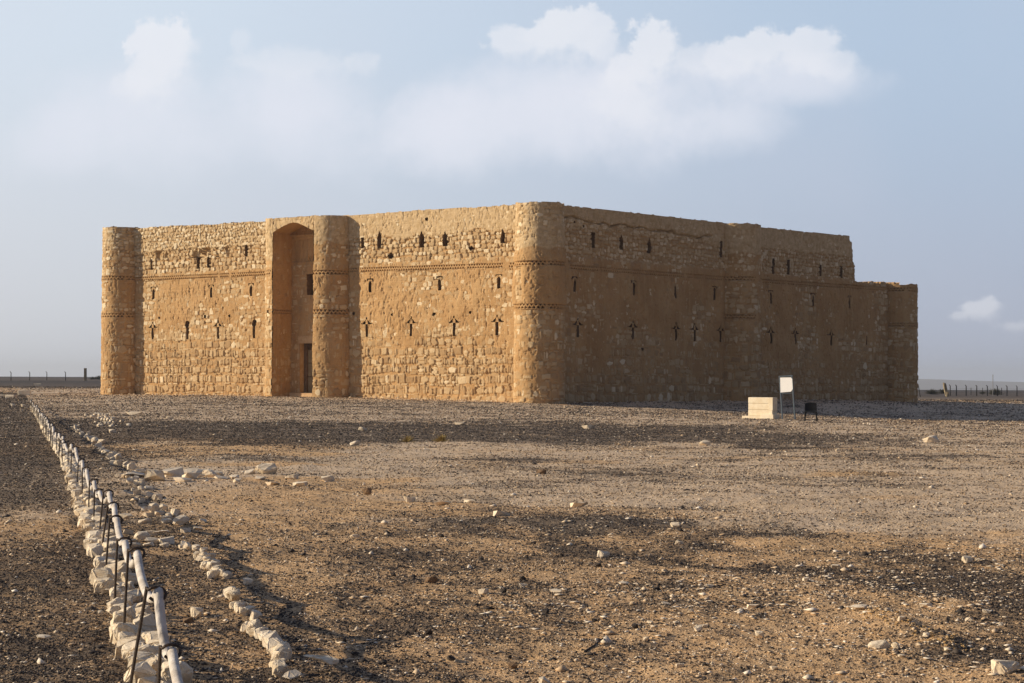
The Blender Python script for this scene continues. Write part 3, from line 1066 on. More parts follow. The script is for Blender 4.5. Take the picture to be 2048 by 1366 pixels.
# ---- towers --------------------------------------------------------
def cap_disc(surf, u0, u1, z, parent, c):
    bm = bmesh.new()
    n = 40
    cen = bm.verts.new((c[0] - ORG[0], c[1] - ORG[1], z + .02))
    ring = [bm.verts.new(Vector(surf(np.array(u0 + (u1 - u0) * i / n), np.array(z), np.array(.03)) - ORG)) for i in range(n + 1)]
    for i in range(n):
        bm.faces.new((cen, ring[i], ring[i + 1]))
    return bm_obj('tower_roof', bm, wallm, parent)


def tower(name, c, r_, a0, a1, top, friezes, seed, plz, zed=12.6, z0=-1.0, batter=.007, step=.045, rag=.1, label=None, cap=True):
    surf = Cyl(c, r_, a0, batter)
    Lh = (a1 - a0) * r_
    t = Relief(0, Lh, z0, top + .3, step, seed)
    t.courses(z0, 5)
    t.rubble(5, 10.9, .4, .03, .10, .2)
    t.rubble(10.7, top + .3, .32, .04, .09)
    tf = lambda u: top + (vnoise(u * 2.0, u * 0 + seed, 3) - .5) * rag

    def P(U_, Z_):
        q_ = plz(U_, Z_) + (fbm(U_ * .5, Z_ * .5, 4, seed) - .5) * .24 + (fbm(U_ * 1.6, Z_ * 1.6, 3, seed + 2) - .5) * .05
        for zf in friezes:
            q_ = frieze_dip(q_, U_, Z_, zf)
        return q_
    zn = lambda U_, Z_: sst(-.06, .06, Z_ - zed + (fbm(U_, U_ * 0, 3, seed) - .5) * .6)
    o = t.build(name, surf, P, castle, lambda cu, cz: cz < tf(cu), zn)
    if label:
        o['label'] = label
    for zf in friezes:
        frieze(surf, 0, Lh, zf, o, big=1.3)
    if cap:
        cap_disc(surf, 0, Lh, top - .08, o, c)
    return o, surf


cFL = C0 + dF * FL
cRR = C0 + dR * RL
cBK = C0 + dF * FL + dR * RL
aF = math.atan2(nF[1], nF[0])          # direction the front wall faces
aR = math.atan2(nR[1], nR[0])          # direction the right wall faces
pz_corner = lambda U_, Z_: np.interp(Z_, [0, 2.5, 4, 6.5, 6.9, 7.2, 10.6, 11.2, 12, 14.5], [.03, .045, .05, .06, .12, .20, .20, .06, .04, .05]) - .30 * np.exp(-((U_ - 4.75) / .42) ** 2) * sst(7.25, 7.6, Z_) * (Z_ < 9.9)
tower('corner_tower', C0, 1.70, aF - PI, aF + PI, 14.52, (10.15, 7.05), 3, pz_corner, zed=11.3)
pz_left = lambda U_, Z_: np.interp(Z_, [0, 4, 6, 7, 9, 10.6, 10.9, 11.5, 12, 15], [.03, .04, .05, .08, .06, .10, .03, .03, .04, .03])
tower('corner_tower', cFL, 1.68, aF - PI, aF + PI, 14.95, (10.5, 7.27), 4, pz_left, zed=13.0)
pz_far = lambda U_, Z_: np.interp(Z_, [0, 2, 5, 8, 10, 14], [.05, .05, .05, .05, .08, .05])
tower('corner_tower', cRR, 1.72, aF - PI, aF + PI, 10.72, (10.24, 7.0), 5, pz_far, zed=20, rag=.35)
tower('corner_tower', cBK, 1.72, aF - PI, aF + PI, 10.2, (7.0,), 6, pz_far, step=.12)
cM = C0 + dR * 25.72
pz_mid = lambda U_, Z_: np.interp(Z_, [0, 3, 5, 7, 8, 10.6, 11, 14], [.04, .045, .045, .06, .05, .08, .06, .07])
tower('buttress_tower', cM, 1.85, aR - PI / 2 - .05, aR + PI / 2 + .05, 14.6, (10.09, 6.99), 8, pz_mid, zed=12.2)

# ---- gate ----------------------------------------------------------
cGR = C0 + dF * GR          # quarter towers are centred on the jamb lines
cGL = C0 + dF * GL
pz_gate = lambda U_, Z_: np.interp(Z_, [0, 2.6, 3.1, 6, 8, 10.6, 11, 14], [.03, .035, .08, .085, .09, .10, .06, .07])
pz_gate_l = lambda U_, Z_: np.interp(Z_, [0, 2.6, 3.1, 6, 8, 10.6, 11, 14], [.035, .04, .05, .05, .06, .08, .08, .08])
# right of the gate: from front (aF) round to the right side (aF + 90)
gt_r, gs_r = tower('gate_tower', cGR, RG, aF, aF + PI / 2 + .03, 14.62, (10.16, 7.02), 12, pz_gate, zed=12.4, batter=.014)
gt_l, gs_l = tower('gate_tower', cGL, RG, aF - PI / 2 - .03, aF, 14.66, (10.34,), 13, pz_gate_l, zed=11.3, batter=.006)


def jamb(name, o, d, n, u0, u1, top, parent, seed, flip, fz=None, batter=0.0):
    sf = Flat(o, d, n)
    t = Relief(u0, u1, -.5, top, .045, seed)
    t.courses(-.5, top)
    P = lambda U_, Z_: np.interp(Z_, [0, 3.5, 4.5, 14], [.05, .05, .10, .12]) + (fbm(U_ * .7, Z_ * .5, 4, seed) - .5) * .08
    if fz:
        P0 = P
        P = lambda U_, Z_: frieze_dip(P0(U_, Z_), U_, Z_, fz)
    ob = t.build(name, sf, P, parent, flip=flip)
    if fz:
        frieze(sf, u0, u1, fz, ob, flip=flip, big=1.1)
    return ob


# inner faces: left jamb faces right (-dF), right jamb faces left (+dF); shifted so plaster thickness meets the corners
jamb('jamb', cGL - dF * .0, nF, -dF, -.35, RG + .09, 14.4, gt_l, 15, True, fz=7.15)
jamb('jamb', cGR + dF * .0, nF, dF, -.35, RG + .09, 14.4, gt_r, 16, False)

# arch slab between the towers
AP = [(GR, 13.38), (GR + .55, 13.62), (GR + 1.3, 13.93), (GR + 1.9, 14.12), (GR + 2.4, 14.19), (GR + 2.9, 14.13), (GR + 3.6, 13.94), (GR + 4.3, 13.68), (GL, 13.46)]
apz = lambda u: np.interp(u, [p[0] for p in AP], [p[1] for p in AP])
arch_s = Flat(C0 + nF * RG, dF, nF)
ar = Relief(GR - .05, GL + .05, 13.2, 14.8, .04, 18)
ar.rubble(13.2, 14.9, .3, .03, .07)
topG = lambda u: 14.63 + (vnoise(u * 2, u * 0, 2) - .5) * .05
arch = ar.build('gate_arch', arch_s, lambda U_, Z_: .085 + (fbm(U_, Z_, 3, 2) - .5) * .04, castle,
                lambda cu, cz: (cz > apz(cu)) & (cz < topG(cu)), lambda U_, Z_: np.ones(U_.shape))
bm = bmesh.new()
su = np.linspace(GR - .02, GL + .02, 40)
e0 = [bm.verts.new(Vector(arch_s(np.array(u), np.array(apz(u)), np.array(.08)) - ORG)) for u in su]
e1 = [bm.verts.new(Vector(arch_s(np.array(u), np.array(apz(u)), np.array(-RG - .4)) - ORG)) for u in su]
t0 = [bm.verts.new(Vector(arch_s(np.array(u), np.array(14.61), np.array(.08)) - ORG)) for u in su]
t1 = [bm.verts.new(Vector(arch_s(np.array(u), np.array(14.61), np.array(-RG - 1.4)) - ORG)) for u in su]
for i in range(39):
    bm.faces.new((e0[i], e1[i], e1[i + 1], e0[i + 1]))
    bm.faces.new((t0[i], t0[i + 1], t1[i + 1], t1[i]))
bm_obj('vault', bm, wallm, arch)

# wall at the back of the gate recess, with window and door openings
gate_s = Flat(C0 - nF * .2, dF, nF)
DU0, DU1, DZ0, DZ1 = 22.35, 25.06, .66, 4.62
WU0, WU1, WZ0, WZ1 = 23.2, 24.27, 8.5, 10.16
PU0, PU1, PZ0, PZ1 = 21.75, 25.95, 11.2, 13.05
gw = Relief(GR - .1, GL + .1, -.3, 14.5, .04, 19)
gw.courses(-.3, 11)
mG = hole_mask([[[(DU0, DZ0), (DU1, DZ0), (DU1, DZ1), (DU0, DZ1)], [(WU0, WZ0), (WU1, WZ0), (WU1, WZ1), (WU0, WZ1)]]])


def plG(U_, Z_):
    P = np.interp(Z_, [0, 4, 5, 7, 10, 14], [.05, .06, .09, .07, .08, .10]) + (fbm(U_ * .8, Z_ * .8, 4, 2) - .5) * .10
    pan = (U_ > PU0) & (U_ < PU1) & (Z_ > PZ0) & (Z_ < PZ1)
    P = np.where(pan, -.10, P)
    cell = ((U_ - PU0) / ((PU1 - PU0) / 5)) % 1
    P = np.where(pan & ((cell < .08) | (cell > .92)), -.03, P)
    P = np.where((Z_ > 13.25) & (Z_ < 13.42), .24, P)
    return P


gw.H = np.where(gw.Z > 10.9, -.4, gw.H)
gw.build('gate_wall', gate_s, plG, castle, mG)
# lintel, reveals, threshold, door and window
bm = bmesh.new()


def gbox(bm, u0, u1, z0, z1, h0, h1, surf=gate_s):
    vs_ = []
    for h in (h0, h1):
        for (u, z) in ((u0, z0), (u1, z0), (u1, z1), (u0, z1)):
            vs_.append(bm.verts.new(Vector(surf(np.array(u), np.array(z), np.array(h)) - ORG)))
    for f in ((0, 1, 2, 3), (7, 6, 5, 4), (0, 4, 5, 1), (1, 5, 6, 2), (2, 6, 7, 3), (3, 7, 4, 0)):
        bm.faces.new([vs_[i] for i in f])
    bmesh.ops.recalc_face_normals(bm, faces=bm.faces)


dressm = simple_mat('dressed_stone', (.47, .31, .17), (.56, .40, .23), scale=2.5, bump=.6, bd=.02)
gbox(bm, DU0 - .4, DU1 + .12, DZ1, DZ1 + .62, -.7, .16)
v = bm.verts[:]
lint = bm_obj('lintel', bm, dressm, castle)
bm = bmesh.new()
gbox(bm, GR + .02, DU1 + 1.0, -.3, .28, -.1, RG + .12)
gbox(bm, GR + .25, DU1 + .45, .281, .62, -.9, .75)
bm_obj('doorstep', bm, dressm, castle)
bm = bmesh.new()
gbox(bm, DU1 + .01, DU1 + .25, .6, DZ1 + .05, -2.2, .04)
gbox(bm, DU0 - .25, DU0 - .01, .6, DZ1 + .05, -2.2, .04)
gbox(bm, DU0 - .2, DU1 + .2, DZ1 + .0, DZ1 + .1, -2.2, -.05)
gbox(bm, DU0 - .2, DU1 + .2, .35, .6, -2.2, -.8)
bm_obj('door_reveal', bm, dressm, castle)
woodm = simple_mat('door_wood', (.11, .068, .038), (.17, .11, .065), scale=4, rough=.7, bump=.4)
greenm = simple_mat('door_panel', (.22, .17, .10), (.30, .235, .145), scale=3, rough=.8, bump=.3)
bm = bmesh.new()
gbox(bm, DU0 - .1, DU1, .62, DZ1, -.66, -.58)
gbox(bm, DU1 - .34, DU1 - .02, .64, DZ1 - .02, -.578, -.40)
door = bm_obj('door', bm, woodm, castle)
bm = bmesh.new()
for a_, b_ in ((DU0 + .02, DU0 + 1.15), (DU0 + 1.2, DU1 - .36)):
    for z_a, z_b in ((.72, 1.9), (1.98, 3.0), (3.08, 4.1)):
        gbox(bm, a_, b_, z_a, z_b, -.577, -.53)
bm_obj('door_leaf', bm, greenm, door)
slit_part(gate_s, [[(WU0, WZ0), (WU1, WZ0), (WU1, WZ1), (WU0, WZ1)]], castle, 'window', depth=1.0)

# ---- the two rear walls and the roof terrace -----------------------
for (o_, d_, n_, ln, fl, sd) in ((cFL, dR, dF, RL, False, 61), (cRR, dF, dR, FL, False, 62)):
    sf = Flat(o_, d_, n_)
    t = Relief(1, ln - 1, -1, 14.7 if sd == 61 else 9.9, .14, sd)
    t.courses(-1, 10.5)
    t.rubble(10.5, 14.8, .4)
    t.build('wall', sf, lambda U_, Z_: .05 + (fbm(U_ * .3, Z_ * .4, 4, 2) - .5) * .15, castle, flip=(sd == 61))
    us = np.arange(0, ln + .1, 1.0)
    strip_top('wall_head', sf, us, us * 0 + (14.68 if sd == 61 else 9.9), castle)
bm = bmesh.new()
ins = 1.2
pts = [C0 + dF * ins + dR * ins, C0 + dF * (FL - ins) + dR * ins, C0 + dF * (FL - ins) + dR * (RL - ins - 8), C0 + dF * ins + dR * (RL - ins - 8)]
bm.faces.new([bm.verts.new((p[0] - ORG[0], p[1] - ORG[1], 12.6)) for p in pts])
pts = [C0 + dF * ins + dR * (RL - ins - 8), C0 + dF * (FL - ins) + dR * (RL - ins - 8), C0 + dF * (FL - ins) + dR * (RL - ins), C0 + dF * ins + dR * (RL - ins)]
bm.faces.new([bm.verts.new((p[0] - ORG[0], p[1] - ORG[1], 9.2)) for p in pts])
bm_obj('roof_terrace', bm, wallm, castle)

# ------------------------------------------------------------------ rocks
limem, g, gb = material('limestone')
co = g.new('ShaderNodeTexCoord').outputs['Object']
oi = g.new('ShaderNodeObjectInfo').outputs['Random']
nA = g.noise(co, 9, 6, .65)
nB = g.noise(co, 40, 4, .6)
c1 = g.mix(g.step(nA, .35, .65), (.68, .55, .38), (.84, .73, .56))
c1 = g.mix(g.math('MULTIPLY', oi, .5), c1, (.87, .79, .66))
c1 = g.mix(g.step(g.noise(co, 3, 3), .5, .75, 0, .45), c1, (.66, .48, .29))
c1 = g.mix(g.step(nB, .55, .8, 0, .35), c1, (.36, .26, .16))
g.link(c1, gb.inputs['Base Color'])
nS = g.noise(g.mapping(co, (2.5, 2.5, 22)), 1.0, 4, .6)
g.link(g.bump(g.math('ADD', g.math('MULTIPLY', nS, 1.2), g.math('ADD', nA, g.math('MULTIPLY', nB, .6))), .35, .012), gb.inputs['Normal'])
brownm = simple_mat('brown_rock', (.20, .13, .08), (.30, .20, .12), scale=8, bump=.6)
blackm = simple_mat('basalt', (.05, .042, .038), (.10, .082, .068), scale=12, bump=.6)


def rock_mesh(sx, sy, sz, seed, flat=False, bev=.05):
    rg = random.Random(seed)
    bm = bmesh.new()
    n = 15 if not flat else 13
    for i in range(n):
        a = 2 * PI * i / n + rg.uniform(-.3, .3)
        k = rg.choice([-1, -.45, .3, .8, 1]) if not flat else rg.choice([-1, .6, 1])
        rad = rg.uniform(.78, 1.0) * (1.0 if abs(k) < .9 else rg.uniform(.55, .85))
        ca, sa = math.cos(a), math.sin(a)
        m_ = max(abs(ca), abs(sa)) ** .45
        bm.verts.new((ca / m_ * rad * sx / 2, sa / m_ * rad * sy / 2, k * sz / 2 * rg.uniform(.85, 1.05)))
    r = bmesh.ops.convex_hull(bm, input=bm.verts)
    bad = [v for v in bm.verts if not v.link_faces]
    if bad:
        bmesh.ops.delete(bm, geom=bad, context='VERTS')
    bmesh.ops.bevel(bm, geom=bm.edges[:], offset=bev * min(sx, sy, sz), segments=1, affect='EDGES', clamp_overlap=True)
    bmesh.ops.triangulate(bm, faces=[f for f in bm.faces if len(f.verts) > 4])
    bmesh.ops.subdivide_edges(bm, edges=bm.edges[:], cuts=1, use_grid_fill=True)
    for v in bm.verts:
        k = min(sx, sy, sz) * .035
        v.co += Vector((rg.uniform(-k, k), rg.uniform(-k, k), rg.uniform(-k, k) * .7))
    me = bpy.data.meshes.new('rock')
    bm.to_mesh(me)
    bm.free()
    return me


BANK = {}


def bank_mesh(kind, i, mat):
    key = (kind, i % 14, mat.name)
    if key not in BANK:
        me = rock_mesh(1, {'block': .8, 'slab': .75, 'chip': .8}[kind], {'block': .75, 'slab': .32, 'chip': .6}[kind], hash((kind == 'slab', kind == 'chip', i % 14)) & 0xffff, flat=(kind == 'slab'))
        me.materials.append(mat)
        BANK[key] = me
    return BANK[key]


RC = [0]


def rock(x, y, size, kind='block', mat=None, name='limestone_block', label=None, cat='stone', group=None, rz=None, tilt=.25, sink=.25, hscale=1.0, asp=1.0):
    RC[0] += 1
    i = RC[0]
    o = link_obj(name, bank_mesh(kind, i, mat or limem), label=label, cat=cat, group=group)
    hz = {'block': .75, 'slab': .32, 'chip': .6}[kind] * size * hscale
    o.location = (x, y, gz(x, y) + hz * (.5 - sink))
    o.scale = (size, size * asp, size * hscale)
    o.rotation_euler = (random.uniform(-tilt, tilt), random.uniform(-tilt, tilt), random.uniform(0, 2 * PI) if rz is None else rz)
    return o


# kerb of blocks along the rope
fd = math.atan2(1, -.237)
y = 8.9
farx = []
KERB = []
while y < 112.5:
    sz = random.uniform(.13, .225)
    for off in ((.07, .20) if random.random() < .65 else (.13,)):
        x = fence_x(y) + off + random.uniform(-.03, .03)
        s2 = sz * random.uniform(.8, 1.1)
        if y < 34:
            o = rock(x, y + random.uniform(-.03, .03), s2, random.choice(['block', 'block', 'block', 'slab']), name='kerb_stone', label='pale limestone block of the kerb in the far half of the rope fence', group='limestone kerb blocks under the rope',
                     rz=fd + random.uniform(-.35, .35) + random.choice([0, PI / 2]), tilt=.3, sink=.2, hscale=random.uniform(.7, 1.0))
            KERB.append((y, s2, o))
        else:
            farx.append((x, y, s2))
    y += sz * random.uniform(.72, .95)


def joined_rocks(name, lst, label=None, zadd=0.0, mat=None, hs=.8):
    V_, F_ = [], []
    n = 0
    for (x, y_, s_) in lst:
        me = bank_mesh('block', random.randrange(14), mat or limem)
        a = random.random() * 6.28
        Mx = Matrix.Translation((x, y_, gz(x, y_) + s_ * hs * .24 + zadd)) @ Matrix.Rotation(a, 4, 'Z') @ Matrix.Rotation(random.uniform(-.2, .2), 4, 'X') @ Matrix.Diagonal((s_, s_, s_ * hs, 1))
        for p in me.polygons:
            vv = [v_ + n for v_ in p.vertices]
            for j in range(1, len(vv) - 1):
                F_.append((vv[0], vv[j], vv[j + 1]))
        V_ += [tuple(Mx @ v_.co) for v_ in me.vertices]
        n += len(me.vertices)
    o = link_obj(name, np_mesh(name, np.array(V_), np.array(F_), mat or limem), kind='stuff')
    if label:
        o['label'] = label
    return o


joined_rocks('kerb_stones', farx)
lst = []
for i in range(230):
    u = random.uniform(1.8, 46)
    if GR - .3 < u < GL + .3:
        continue
    p = C0 + dF * u + nF * random.uniform(.25, 1.3) ** 1.5
    lst.append((p[0], p[1], random.uniform(.06, .22)))
for i in range(200):
    u = random.uniform(1.8, 51)
    p = C0 + dR * u + nR * random.uniform(.3, 1.3) ** 1.5
    if abs(u - 25.7) > 2.2:
        lst.append((p[0], p[1], random.uniform(.06, .22)))
joined_rocks('wall_foot_rubble', lst)
# short return of the kerb at the far end, running left
x0, y0 = fence_x(112), 112
for i in range(13):
    rock(x0 - .2 - i * .72 + random.uniform(-.2, .2), y0 - .2 + random.uniform(-.4, .4), random.uniform(.3, .6), 'block', name='kerb_stone', label='pale block in the low stone line turning left at the far end of the rope', group='blocks of the far kerb return', hscale=.7)


# inner row of stones (pixel measurements turned into ground positions)
def row(pxs, n, size, label, group, spread=.1, kinds=('block', 'chip', 'block', 'slab')):
    P = [G(*p) for p in pxs]
    L = [0]
    for a, b in zip(P, P[1:]):
        L.append(L[-1] + math.hypot(a[0] - b[0], a[1] - b[1]))
    for i in range(n):
        s_ = L[-1] * (i + random.uniform(-.3, .3)) / max(1, n - 1)
        s_ = min(max(s_, 0), L[-1])
        x = float(np.interp(s_, L, [p[0] for p in P])) + random.uniform(-spread, spread)
        y_ = float(np.interp(s_, L, [p[1] for p in P])) + random.uniform(-spread, spread)
        kd = random.choice(kinds)
        rock(x, y_, random.uniform(*size), kd, name='row_stone', label=label, group=group, sink=.2, tilt=.35)


IL = 'angular limestone lump in the loose inner row beside the rope fence'
IG = 'stones of the inner row beside the rope fence'
row([(585, 1362), (560, 1325), (547, 1287), (509, 1260), (485, 1232), (468, 1198)], 26, (.08, .15), IL, IG, .045)
row([(441, 1161), (420, 1137), (393, 1106), (359, 1097)], 24, (.08, .14), IL, IG, .055)
row([(379, 1044), (335, 1036), (300, 1008), (276, 979), (254, 952)], 26, (.09, .17), IL, IG, .15)
row([(249, 939), (236, 924), (223, 913), (210, 904), (197, 891), (184.5, 878), (167, 869), (149, 857)], 60, (.10, .22), IL, IG, .12)
joined_rocks('row_stones', [(fence_x(y_) + 2.4 + random.uniform(-.5, .7) + (y_ - 66) * .01, y_, random.uniform(.12, .26)) for y_ in np.linspace(64, 88, 34)])
# heap of slabs across the inner row
HL = 'flat pale slab in the low heap that lies across the inner row'
for (px, py, s_, kd, h) in [(348, 955, .75, 'slab', .9), (380, 960, .6, 'slab', .8), (385, 950, .7, 'slab', .7), (407, 948, .65, 'slab', .7), (420, 955, .45, 'block', .6), (440, 958, .5, 'slab', .6), (365, 964, .5, 'slab', .8),
                            (288, 953, .4, 'block', .6), (270, 957, .6, 'slab', .6), (255, 958, .5, 'slab', .6), (470, 957, .3, 'chip', .8), (500, 950, .35, 'chip', .7), (520, 961, .4, 'slab', .6), (545, 968, .45, 'slab', .7), (600, 967, .5, 'slab', .6),
                            (585, 958, .4, 'chip', .6), (655, 960, .35, 'chip', .7), (475, 966, .25, 'chip', .6), (330, 958, .5, 'slab', .9), (342, 950, .4, 'slab', .8), (396, 957, .45, 'slab', .7), (355, 948, .4, 'block', .5), (300, 948, .35, 'slab', .9), (415, 949, .4, 'slab', .9), (432, 952, .35, 'block', .6), (281, 945, .3, 'chip', .7)]:
    x, y_ = G(px, py)
    rock(x, y_, s_ * .72, kd, name='flat_stone', label=HL, group='slabs of the low heap across the inner row', tilt=.18, sink=.25, hscale=h)
x, y_ = G(311, 962)
rock(x, y_, .36, 'block', name='boulder', label='biggest domed slab at the left end of the low heap of slabs', tilt=.1, hscale=.75, sink=.2, rz=.3)
x, y_ = G(533, 950)
rock(x, y_, .40, 'block', name='boulder', label='rounded orange-brown boulder at the right end of the slab heap', tilt=.1, hscale=.8, sink=.2, rz=.3)
# fan of flat slabs near the rope
FLb = 'flat limestone slab in the fan of slabs between rope and inner row'
for (px, py, s_, kd, rz) in [(335, 1083, .33, 'slab', .1), (304, 1083, .28, 'slab', 1.0), (284, 1078, .26, 'block', .5), (300, 1066, .3, 'slab', 2.0), (322, 1068, .3, 'slab', .4), (298, 1094, .22, 'slab', .1), (268, 1096, .22, 'slab', .2), (262, 1090, .2, 'slab', .9), (330, 1094, .16, 'chip', 1.),
                             (252, 1035, .3, 'slab', .3), (298, 1030, .28, 'slab', 0), (318, 1026, .25, 'slab', .8), (255, 1064, .22, 'slab', .3), (290, 1046, .25, 'chip', .3), (372, 1064, .24, 'slab', .2), (395, 1054, .2, 'chip', .4), (362, 1048, .3, 'block', .6), (335, 1042, .22, 'chip', .1)]:
    x, y_ = G(px, py)
    rock(x, y_, s_ * .68, kd, name='flat_stone', label=FLb, group='fan of slabs between rope and inner row', rz=rz, tilt=.15, sink=.2, hscale=1.0 if kd == 'slab' else .7)

# single stones that stand out
for (px, py, s_, kd, h, mt, lab) in [
        (640, 1352, .25, 'slab', 1.3, 0, 'long flat-topped slab at the bottom edge, right of the inner row'),
        (393, 1227, .12, 'block', .9, 0, 'upright orange-tan stone between the rope and the inner row'),
        (377, 1240, .085, 'chip', 1, 1, 'small brown clod in front of the upright tan stone'),
        (495, 1172, .09, 'block', .9, 0, 'lone knobbly tan stone right of the inner row'),
        (967, 1194, .085, 'chip', 1.0, 0, 'small white pyramid-shaped stone in the middle foreground'),
        (1206, 1110, .13, 'block', .8, 0, 'squat grey-tan block on the dark gravel right of the middle'),
        (862, 1174, .11, 'block', .7, 1, 'dark brown block in the middle foreground'),
        (709, 1074, .10, 'chip', .8, 0, 'small pale stone on sand left of the middle'),
        (1000, 1032, .30, 'slab', .7, 0, 'long white slab at the upper edge of the dark gravel sweep'),
        (1026, 1330, .06, 'block', 1, 1, 'small brown stone low in the middle foreground'),
        (1090, 1362, .075, 'block', .9, 0, 'pale stone touching the bottom edge in the middle'),
        (1113, 1190, .11, 'slab', .8, 0, 'thin pale flake right of the white pyramid stone'),
        (1249, 1168, .11, 'slab', .8, 0, 'thin diamond-shaped pale flake on dark gravel'),
        (1045, 1172, .10, 'slab', .9, 0, 'thin pale flake above the white pyramid stone'),
        (1758, 1304, .13, 'block', .6, 0, 'smooth domed pale stone below the eroded sandy bank'),
        (1853, 1211, .14, 'slab', .9, 0, 'flat whitish slab on dark gravel at the right'),
        (1612, 1166, .07, 'block', .9, 0, 'upright pale stone in the right foreground gravel'),
        (1934, 1128, .11, 'block', .8, 0, 'angular pale stone near the right edge on dark gravel'),
        (1508, 1219, .12, 'slab', .9, 0, 'flat white flake right of the middle foreground'),
        (2007, 1352, .17, 'block', .7, 0, 'large pale stone in the bottom right corner'),
        (1802, 1260, .06, 'chip', 1.1, 0, 'small upright white stone on the eroded sandy bank'),
        (1420, 1180, .09, 'slab', .9, 0, 'small pale slab left of a square grey stone'),
        (1382, 1230, .055, 'block', 1, 0, 'small square grey-white stone right of the middle foreground'),
        (1351, 1054, .13, 'block', .8, 0, 'tan stone on the pale gravel above the dark sweep'),
        (1358, 1091, .09, 'chip', .9, 0, 'small tan stone at the edge of the dark sweep'),
        (1671, 1134, .10, 'chip', .8, 0, 'pale rounded stone on the dark sweep, right side'),
        (1720, 1227, .14, 'slab', .7, 0, 'buried tan slab just left of the eroded bank'),
        (1865, 881, .55, 'block', .6, 0, 'pale boulder on open gravel in front of the black chair, far right'),
        (1083, 946, .22, 'chip', .8, 1, 'lone red-brown stone on the pale gravel field'),
        (818, 1001, .18, 'block', .6, 0, 'pale grey stone at the lower left of the gravel field'),
        (735, 988, .16, 'block', .9, 1, 'small dark stone casting a long shadow left of the gravel field'),
        (885, 1010, .24, 'slab', .9, 0, 'bluish white slab at the lower left of the gravel field'),
        (1160, 1012, .30, 'slab', .9, 0, 'pale slab pair near the middle of the gravel field'),
        (940, 1003, .22, 'slab', .8, 0, 'flat grey stone above the long white slab'),
        (1178, 857, .6, 'slab', .8, 0, 'flat pale stone on the dark gravel band before the corner tower'),
        (920, 849, .5, 'slab', .7, 0, 'flat pale stone on the dark gravel band before the front wall'),
        (1410, 889, .35, 'chip', .8, 0, 'pale stone at the near edge of the dark gravel band'),
        (710, 890, .3, 'chip', .9, 0, 'tan stone at the near left edge of the dark gravel band'),
        (725, 862, .3, 'chip', .9, 0, 'whitish stone in the dark gravel band left of the middle'),
        (270, 830, .9, 'slab', .7, 0, 'lone pale slab on the gravel before the leftmost tower'),
        (88, 1274, .11, 'slab', .8, 0, 'flat tan stone in the fenced plot at lower left'),
        (202, 1234, .045, 'chip', 1, 0, 'small white pebble in the fenced plot beside the kerb'),
        (252, 1322, .07, 'block', .9, 1, 'brown stone at the foot of the nearest stakes'),
        (340, 838, .3, 'chip', .8, 0, 'small tan stone on gravel left of the gate'),
        (225, 866, .25, 'chip', .9, 0, 'small upright tan stone right of the inner row')]:
    x, y_ = G(px, py)
    rock(x, y_, s_, kd, mat=[limem, brownm][mt], name='stone', label=lab, hscale=h, tilt=.12, sink=.2, rz=random.uniform(-.5, .5))
SL = ['pale loose stone on the dark gravel of the right foreground', 'small dark stone in the right and middle foreground']
for i in range(34):
    px = random.uniform(1250, 2040)
    py = random.uniform(1120, 1350)
    x, y_ = G(px, py)
    rock(x, y_, random.uniform(.035, .08), random.choice(['slab', 'chip', 'slab']), name='loose_stone', label=SL[0], group='pale loose stones in the right foreground', tilt=.15, sink=.2)
for i in range(30):
    px = random.uniform(620, 1500)
    py = random.uniform(1040, 1355)
    x, y_ = G(px, py)
    rock(x, y_, random.uniform(.03, .065), 'chip', mat=blackm, name='dark_stone', label=SL[1], group='dark stones scattered in the foreground', sink=.2)
# eroded clods on the sandy bank
clodm = simple_mat('earth_clod', (.50, .31, .13), (.60, .41, .20), scale=14, bump=.8, bd=.02)
lst = []
for i in range(240):
    t = random.random()
    y_ = 13.1 - 1.95 * t
    lst.append((2.34 + .18 * t + random.gauss(0, .06), y_, random.uniform(.010, .030)))
o = joined_rocks('earth_clods', lst, zadd=-.004, mat=clodm)
# stick
bm = bmesh.new()
xa, ya = G(1169, 1297)
xb, yb = G(1206, 1286)
add_tube(bm, [(xa, ya, gz(xa, ya) + .006), ((xa + xb) / 2, (ya + yb) / 2, gz(xa, ya) + .022), (xb, yb, gz(xb, yb) + .028)], [.006, .007, .004], 6)
bm_obj('stick', bm, blackm, label='thin charred stick lying on the sand in the middle foreground', cat='stick')

# ------------------------------------------------------------------ rope fence
ironm = simple_mat('rusty_iron', (.035, .024, .018), (.075, .048, .032), scale=30, rough=.65, spec=.4, bump=.4, bd=.002)
ropem, g, gb = material('rope_fibre')
wv = g.new('ShaderNodeTexWave', wave_type='BANDS', bands_direction='Y')
wv.inputs['Scale'].default_value = 11
wv.inputs['Distortion'].default_value = .6
co = g.new('ShaderNodeTexCoord').outputs['Object']
g.link(co, wv.inputs['Vector'])
g.link(g.mix(g.step(g.noise(co, 8, 4), .35, .7), (.50, .45, .39), (.72, .68, .63)), gb.inputs['Base Color'])
g.link(g.bump(g.math('ADD', wv.outputs['Fac'], g.noise(co, 90, 3)), .5, .006), gb.inputs['Normal'])

